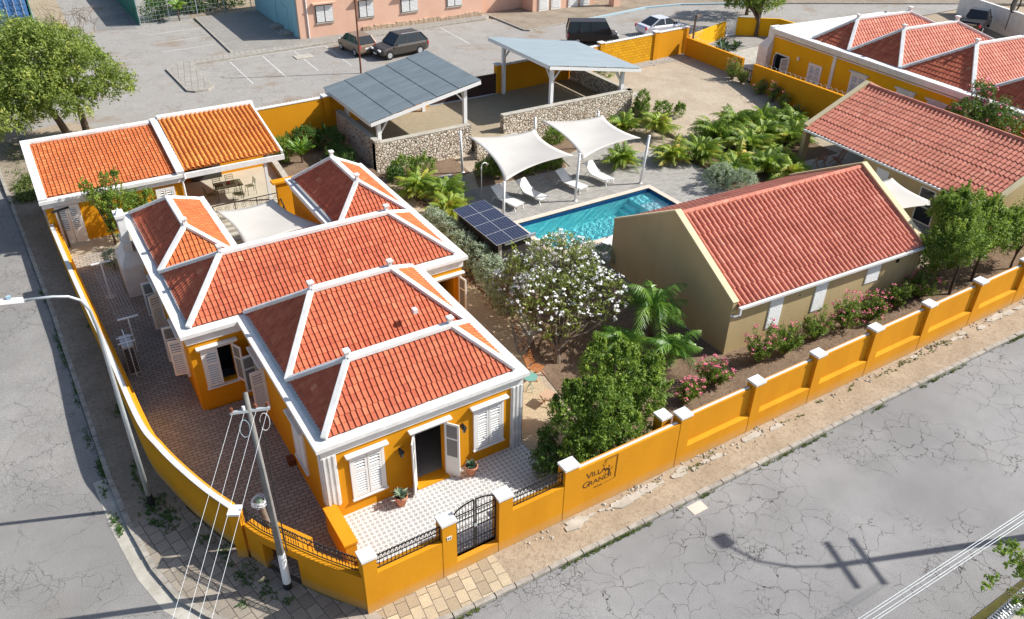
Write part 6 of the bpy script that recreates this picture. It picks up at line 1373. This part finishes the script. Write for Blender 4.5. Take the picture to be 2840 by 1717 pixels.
protoC=palm('areca_palm','yellowing areca palm nearest the solar shed',(13.3,16.9,0),56,1.65,seed=63,rv=.62,group=ag)
kids()
for P_,x,y,r,l,sc in ((protoB,25.3,17.5,1.,'single green areca palm right of the rightmost lounger, ringed with stones',.95),(protoC,28.35,16.5,2.,'single yellow green areca palm on the deck left of the palm bed',1.05),(protoA,28.9,21.9,3.,'areca palm by the second carport wall, left rear of the pair',.95),(protoC,30.4,20.3,.5,'orange tinted areca palm behind the deck, right of the rear pair',1.1),
     (protoA,30.2,16.0,1.2,'areca palm at the left end of the big palm bed',1.1),(protoC,31.0,13.6,2.2,'yellowing areca palm in the front row of the palm bed',1.15),(protoB,32.0,12.3,.3,'areca palm front row right, near the silver bush',1.1),(protoB,32.9,17.6,2.9,'tall green areca palm at the back left of the palm bed',1.25),(protoA,33.6,15.3,4.1,'areca palm in the middle of the palm bed',1.2),
     (protoB,35.4,18.3,5.,'green areca palm at the back centre of the palm bed',1.25),(protoA,35.6,16.0,.9,'green areca palm centre right of the palm bed',1.2),(protoB,37.3,17.6,3.3,'green areca palm at the back right of the palm bed',1.25),(protoC,32.6,11.0,5.5,'areca palm beside the second beige house porch, lowest in the bed',1.05),(protoA,36.9,14.8,2.6,'areca palm right end of the bed against the gable',1.15),(protoB,38.8,16.6,1.6,'areca palm half hidden behind the second beige house gable',1.15),(protoA,29.9,12.9,3.7,'areca palm directly behind the silver bush',1.0),(protoC,33.9,13.2,1.0,'yellow fronded areca palm right of the middle of the bed',1.1)):
    copy_tree(P_,(x,y,lotz(x,y)),r,l,sc)
palm('coconut_palm','dark green young coconut palm against the beige gable wall',(15.0,2.6,0),22,2.1,'leaf_palm_green',seed=71,rv=.45,w=.42,droop=.75,tall=1.2,trunk_r=.09,spread=.05)
palm('coconut_palm','small coconut palm at the beige house corner, nearest the oleanders',(14.6,.9,0),20,1.5,'leaf_palm_green',seed=72,rv=.65,w=.34,droop=.75,tall=.5,spread=.05)
palm('coconut_palm','small coconut palm between the plumeria and the green tree',(13.2,2.2,0),18,1.45,'leaf_palm_green',seed=73,rv=.7,w=.32,droop=.7,tall=.5,spread=.05)
palm('fan_palm','small fan palm at the corner of the mesh fence, top left',(9.9,60.9,.9),16,1.3,'leaf_palm_green',seed=74,rv=.9,w=.3,droop=.5,tall=.8,spread=.05)
palm('yard_palm','spiky green palm among the shrubs beside the annex terrace',(8.8,26.6,.35),26,1.1,'leaf_palm_green',seed=75,rv=.85,w=.16,droop=.25,tall=.3,spread=.1)
# hedge and bushes
rng=random.Random(81); t=thing('hedge','silvery green clipped hedge between the villa path and the solar shed','hedge',(11.6,11.5,0)); m=MB()
HB=[(b[0]-.1,b[1],b[2]+.12,b[3]*1.3,b[4]*1.1,b[5]*1.2) for b in [(11.75,15.4,.6,.5,.6,.62),(11.7,14.4,.65,.52,.7,.65),(11.7,13.2,.65,.55,.75,.68),(11.65,12.0,.65,.55,.75,.68),(11.65,10.8,.65,.55,.75,.68),(11.6,9.6,.65,.55,.75,.68),(11.45,8.5,.6,.55,.7,.65),(11.2,7.5,.55,.5,.65,.6)]]
crown(m,HB,rng,1700,24,.08,.15,.5,1.8,.75,.45); m.build('foliage','leaf_silver',t); m=MB(); 
for b in HB: limbs(m,(b[0],b[1],0),[(b[0]+.2,b[1]+.2,.8),(b[0]-.2,b[1]-.2,.8),(b[0]+.1,b[1]-.3,.9)],.025,rng)
m.build('stems','trunk_pale',t)
tree('silver_bush','large rounded silver grey bush at the right rear of the pool deck','shrub',(28.6,12.0,0),[(28.2,12.3,.7,.95,.85,.72),(29.0,11.4,.6,.95,.8,.62)],420,24,.075,'leaf_silver',r=.03,clump=.16,seed=82,shell=.75)
tree('silver_bush','silver bush at the near pool edge behind the plumeria','shrub',(16.6,9.0,0),[(16.5,9.2,.6,.75,.7,.6),(17.2,8.6,.5,.6,.6,.5)],170,24,.08,'leaf_silver',r=.03,clump=.16,seed=83,shell=.75)
for k,(l,x,y,bl,mt,n) in enumerate((('dark green shrub under the first sail beside the left rear post',18.0,20.4,[(17.7,20.3,.45,.85,.6,.5),(18.5,19.9,.4,.7,.6,.42)],'leaf_mid',300),('low groundcover bank along the deck edge behind the loungers',20.8,19.8,[(20.2,19.7,.2,1.0,.55,.3),(21.6,19.5,.2,.8,.5,.28)],'leaf_mid',230),('small green shrub at the foot of the retaining wall, right of the ramp',24.2,22.6,[(24.0,22.7,.35,.8,.5,.42)],'leaf_mid',130),
    ('green shrub against the corner of the retaining wall, behind the left palms',14.0,22.4,[(13.4,22.6,.6,.7,.6,.6),(14.5,22.4,.5,.8,.6,.5)],'leaf_mid',260),('dark shrub at the left of the clump below the side wall',12.6,21.9,[(12.5,21.8,.5,.5,.6,.5)],'leaf_dark',90),
    ('tall bright green shrub beside the stone wall end and dirt lot',31.6,23.3,[(31.5,23.2,1.3,.5,.5,.7),(31.4,23.2,.7,.7,.6,.5)],'leaf_mid',200),('loose green shrub on the slope between dirt lot and palms',32.3,21.9,[(32.2,21.9,1.0,.6,.6,.5),(33.3,21.4,.8,.35,.35,.6)],'leaf_mid',170),('green shrubs seen past the second carport, beside the dirt lot wall',33.0,29.4,[(33.0,29.4,1.5,.8,.9,.6)],'leaf_mid',170),
    ('bright shrub in the yard between annex terrace and stone wall, front left',7.9,26.9,[(7.9,27.4,1.0,.8,.9,.7)],'leaf_mid',220),('dark shrub filling the rear of the yard by the ochre wall',10.3,28.0,[(9.6,28.4,1.0,1.1,.9,.75),(11.0,27.8,.9,.9,1.1,.7)],'leaf_dark',420),('dark shrub along the stone side wall of the yard',10.8,25.0,[(10.6,25.2,.8,.9,1.0,.6),(9.6,23.5,.7,.9,.8,.45)],'leaf_dark',330),
    ('low groundcover patch on the right side of the ramp',26.4,21.8,[(26.5,21.8,.25,.9,.7,.3)],'leaf_mid',140))):
    tree('garden_shrub',l,'shrub',(x,y,lotz(x,y)),bl,n,22,.095,mt,r=.03,clump=.17,seed=90+k,shell=.7,spray=16)
# creeper and dark thicket behind the parking lot
tree('thicket','dark green thicket behind the paved plaza left of the blue wall','shrub',(14.0,64,.9),[(13,64,2.2,1.9,1.5,1.8),(15.6,64.2,2.4,1.6,1.6,2.0),(11.6,63.6,1.8,1.4,1.3,1.4)],560,20,.22,'leaf_dark',r=.05,clump=.4,seed=110)
tree('creeper_bush','straggly green creeper on the mesh fence beside the fan palm','shrub',(8.2,61.6,.9),[(7.9,61.9,1.8,1.4,.7,1.0),(9.0,62.8,2.0,1.4,1.0,1.2)],150,16,.2,'leaf_dark',r=.04,clump=.35,seed=111,shell=.3)
# street trees top right
tree('street_tree','green tree in front of the white yard gate, top right','tree',(52.0,32.5,.9),[(52.3,33.5,4.3,2.2,2.2,1.7),(54.3,33.8,4.2,1.8,1.8,1.5),(51.0,34.5,4.2,1.6,1.6,1.3),(53,35.5,5.2,1.8,1.8,1.3)],760,22,.2,'leaf_mid',r=.16,clump=.38,seed=120)
tree('street_tree','darker tree behind the first one on the far street, top right','tree',(57,38.5,.9),[(57,38.5,4,2.2,2.2,2.2)],320,20,.24,'leaf_dark',r=.16,clump=.42,seed=121)
tree('bougainvillea','dark shrub with red flowers at the right edge before the yellow house','shrub',(41.5,6.0,.2),[(41.2,6.6,3.4,1.4,1.3,1.3),(42.2,5.4,3.3,1.4,1.4,1.5),(41.6,7.8,2.6,.9,.8,.9),(42.3,6.8,4.9,.7,.7,.6)],620,20,.15,'leaf_dark',r=.09,clump=.3,seed=122,shell=.5)
rng=random.Random(5); m=MB()
for k in range(110):
    d=rot_rand(rng); c=rng.choice([(41.2,6.6,3.4,1.45),(42.2,5.4,3.3,1.5),(42.3,6.8,4.9,.8)]); burst(m,Vector(c[:3])+d*c[3],rng,5,.12,.06)
o=[x for x in COL.objects if x.name.startswith('bougainvillea')][0]; m.build('blossoms','petal_pink',o)
for a in (('pink oleander in front of the gate gap in the yard wall',41.4,24.7,1.2,1.6,.14,131),('oleander left of the yard wall end, dry lower stems',41.6,23.9,1.0,1.2,.12,132),('small oleander against the long yard wall, first right of the gate',41.5,22.0,1.0,1.0,.05,133),('oleander with pale pink blossom against the long yard wall',41.5,20.7,1.0,1.35,.35,134),('dry oleander fourth along the long yard wall',41.4,19.6,.9,1.1,.12,135),('small dark oleander last along the long yard wall before the palms',41.3,18.2,.8,1.0,.1,136)):
    oleander(*a,z=lotz(a[1],a[2]),mt='leaf_olive',grp='oleanders along the yard wall')
def agave(name,label,loc,r,mt,seed,n=22,pot=None):
    rng=random.Random(seed); t=thing(name,label,'potted plant' if pot else 'plant',loc); B=Vector(loc)+Vector((0,0,.36 if pot else 0)); m=MB()
    if pot:
        q=MB(); q.lathe([(.0,0),(.13,0),(.20,.32),(.22,.32),(.225,.40),(.19,.40),(.185,.34),(0,.34)],loc,18); q.smooth=True; q.build('pot','terracotta',t); q=MB(); q.lathe([(0,.352),(.18,.35)],loc,14); q.build('soil','soil',t)
    for k in range(n):
        az=k*2.4; el=rng.uniform(.25,1.25); u=Vector((math.cos(az)*math.cos(el),math.sin(az)*math.cos(el),math.sin(el))); s=Vector((-math.sin(az),math.cos(az),0)); L=r*rng.uniform(.75,1.1); w=r*.11
        a=B+u*.03; b=B+u*L*.55+Vector((0,0,.0)); c=B+u*L-Vector((0,0,L*.12)); up=Vector((0,0,w*.4)); v=rng.random()
        m.add((a-s*w*.7,a+s*w*.7,b+s*w+up,b-s*w+up,b-up*.4,a-up*.2,c),((0,5,4,3),(5,1,2,4),(3,4,6),(4,2,6)),v)
    m.build('rosette',mt,t); return t
agave('potted_agave','pale striped agave in a terracotta pot left of the open front door',(2.36,-.28,.004),.40,'leaf_agave',141,20,True)
agave('potted_agave','dark green agave in a terracotta pot right of the open front door',(4.92,-.26,.004),.30,'leaf_agave_dark',142,26,True)
for k,(x,y) in enumerate(((46.6,31.2),(47.4,30.4),(46.0,30.3))): agave('agave',['large dark agave behind the barbed wire, leftmost','large dark agave behind the barbed wire, right rear','large dark agave behind the barbed wire, nearest the wall'][k],(x,y,.9),1.1,'leaf_agave_dark',143+k,26)
# foreground right: young tree and barbed wire
t=tree('young_tree','thin young tree with small green leaves at the bottom right corner','tree',(15.0,-14.2,-.4),[(13.9,-12.4,3.1,.34,.3,.3),(12.9,-12.6,2.7,.35,.16,.14),(14.2,-12.9,2.6,.35,.3,.35),(14.6,-12.6,2.2,.3,.4,.3),(13.6,-13.2,2.1,.4,.3,.2)],70,12,.13,'leaf_mid',trunk='trunk_pale',r=.03,clump=.14,seed=150,aspect=2.0,shell=.2,trunk_h=.6)
coil('black barbed wire coil on the wall at the bottom right corner',[(12.0,-13.15),(15.8,-13.0)],1.72,.17,.11)
m=MB(); m.box(11.5,-13.5,-.45,20,-13.05,1.5); tag(m.build('garden_wall','concrete'),'plain grey garden wall topped with barbed wire, bottom right corner','wall')
tree('garden_shrub','dry yellowish shrub behind the barbed wire, bottom right corner','shrub',(14.9,-14.2,-.4),[(14.6,-13.9,1.6,.8,.5,.5)],90,14,.12,'leaf_olive',r=.03,clump=.2,seed=151)
# ground cover
def tufts(name,pts,n,rng,size=.12,mt='grass',sp=.3,h=.1):
    m=MB()
    for (x,y,z,rx,ry) in pts:
        for _ in range(int(n*rx*ry*10)+4):
            p=Vector((x+rng.gauss(0,.45)*rx,y+rng.gauss(0,.45)*ry,z)); 
            for k in range(4):
                a=rng.uniform(0,6.28); u=Vector((math.cos(a),math.sin(a),rng.uniform(.2,1.4))).normalized()*size*rng.uniform(.5,1.2); s=Vector((-u.y,u.x,0)).normalized()*size*.16; m.add((p-s,p+s,p+u+s*.4,p+u-s*.4),((0,1,2,3),),min(1,max(0,rng.gauss(.4,.25))))
    return tag(m.build(name,mt),kind='stuff')
rng=random.Random(160); P_=[]
for (x,y) in KERB[16:]:
    pass
for k in range(150):
    x=rng.uniform(1.5,36); y=lerp(-4.62,-4.85,(x-10)/25)-.06; 
    if noise.noise(Vector((x*.35,3,1)))>-.05: P_.append((x,y,-.49,rng.uniform(.2,.5),.07))
for k in range(26): x=rng.uniform(8,27); P_.append((x,-3.45+rng.uniform(-.15,.1),-.4,rng.uniform(.15,.4),.1))
o=tufts('weeds',P_,9,rng,.09); 
P_=[(-4.0,3.4,-.39,.5,.7),(-4.3,4.2,-.39,.5,.6),(-3.0,1.0,-.39,.25,.4),(-2.6,-.1,-.39,.35,.5),(-2.3,-.9,-.39,.3,.4),(-3.3,1.9,-.39,.2,.3),(-3.0,-1.1,-.39,.2,.15),(-3.4,2.6,-.39,.15,.15),(-1.9,-1.6,-.39,.2,.15),(-2.1,-2.6,-.39,.25,.15),(-4.6,5.6,-.39,.15,.3),(-2.9,.5,-.39,.12,.12)]
for k in range(40): y=rng.uniform(2,28); P_.append((-5.5+.06*abs(y-5)*-.3+rng.uniform(-.1,.1),y,zo(y)+.02,.1,.4))
for k in range(16): y=rng.uniform(3,22); P_.append((-4.35-rng.uniform(0,.25),y,zo(y)+.1,.12,.3))
o=tufts('verge_weeds',P_,22,rng,.10,'leaf_dark')
P_=[(-5.6+rng.uniform(0,.9),rng.uniform(27,36),.9,.5,.8) for k in range(22)]+[(rng.uniform(-4,3),rng.uniform(30.6,31.6),.92,.6,.3) for k in range(16)]
tufts('rough_grass',P_,10,rng,.2,'grass')
# loose stones
def stones(name,pts,rng,mt='rock',s=.1):
    m=MB()
    for (x,y,z,r,n) in pts:
        for _ in range(n):
            a=rng.uniform(0,6.28); q=r*rng.random()**.5; c=Vector((x+q*math.cos(a),y+q*math.sin(a),z)); k=s*rng.uniform(.5,1.3)
            vs=[c+Vector((dx*k*rng.uniform(.7,1.2),dy*k*rng.uniform(.7,1.2),(dz+.4)*k*rng.uniform(.5,.9))) for dx,dy,dz in ((1,0,0),(0,1,0),(-1,0,0),(0,-1,0),(.7,.7,.0),(0,0,1))]
            m.add(vs,[(0,4,5),(4,1,5),(1,2,5),(2,3,5),(3,0,5)])
    return tag(m.build(name,mt),kind='stuff')
rng=random.Random(170)
stones('pebbles',[(10.95+.25*math.sin(k),6.9+k*.33,.0,.25,6) for k in range(28)]+[(10.3+k*.12,4.8+k*.3,.0,.2,5) for k in range(8)],rng,'rock',.09)
stones('pebbles',[(25.3,17.4,0,.45,26),(28.35,16.4,.0,.5,28),(13.3,17.3,0,.8,60),(12.6,18.6,0,.5,30),(14.8,18.6,0,.3,16),(20.9,19.1,0,1.2,30)],rng,'rock',.08)
stones('rubble',[(x,-3.3-rng.uniform(0,.25),-.4,.25,3) for x in [rng.uniform(5,36) for _ in range(80)]]+[(35+rng.uniform(-2,7),30.6+rng.uniform(-.3,.3),.88,.3,4) for _ in range(30)]+[(42,30-k*.9,.88,.3,3) for k in range(12)],rng,'concrete',.055)
# pale broken slabs along the footpath
m=MB(); rng=random.Random(171)
for k in range(46):
    x=rng.choice([rng.uniform(6.0,9.5),rng.uniform(9,16),rng.uniform(24,36)]); y=-3.42-rng.uniform(0,.22); n=rng.randint(5,7); r=rng.uniform(.12,.34)
    m.prism([(x+r*1.3*math.cos(a*6.283/n+rng.uniform(-.2,.2))*rng.uniform(.7,1.1),y+r*.5*math.sin(a*6.283/n)*rng.uniform(.7,1.1)) for a in range(n)],-.42,-.375+rng.uniform(0,.012))
tag(m.build('broken_slabs','concrete'),kind='stuff')
m=MB(); m.box(10.45,-5.15,-.5,11.05,-4.75,-.487); struct('manhole_slab',m,'coping_stone')
m=MB(); m.box(14.9,44.6,.9,16.3,45.6,.95); tag(m.build('manhole_slab','concrete'),kind='structure')
m=MB(); m.tube([(15.0,-2.6,.02),(16.2,-2.55,.06),(18,-2.3,.02),(22,-2.35,.03),(26,-2.3,.02)],.02,5); tag(m.build('irrigation_hose','hose'),'black irrigation hose lying in the garden bed below the oleanders','hose')
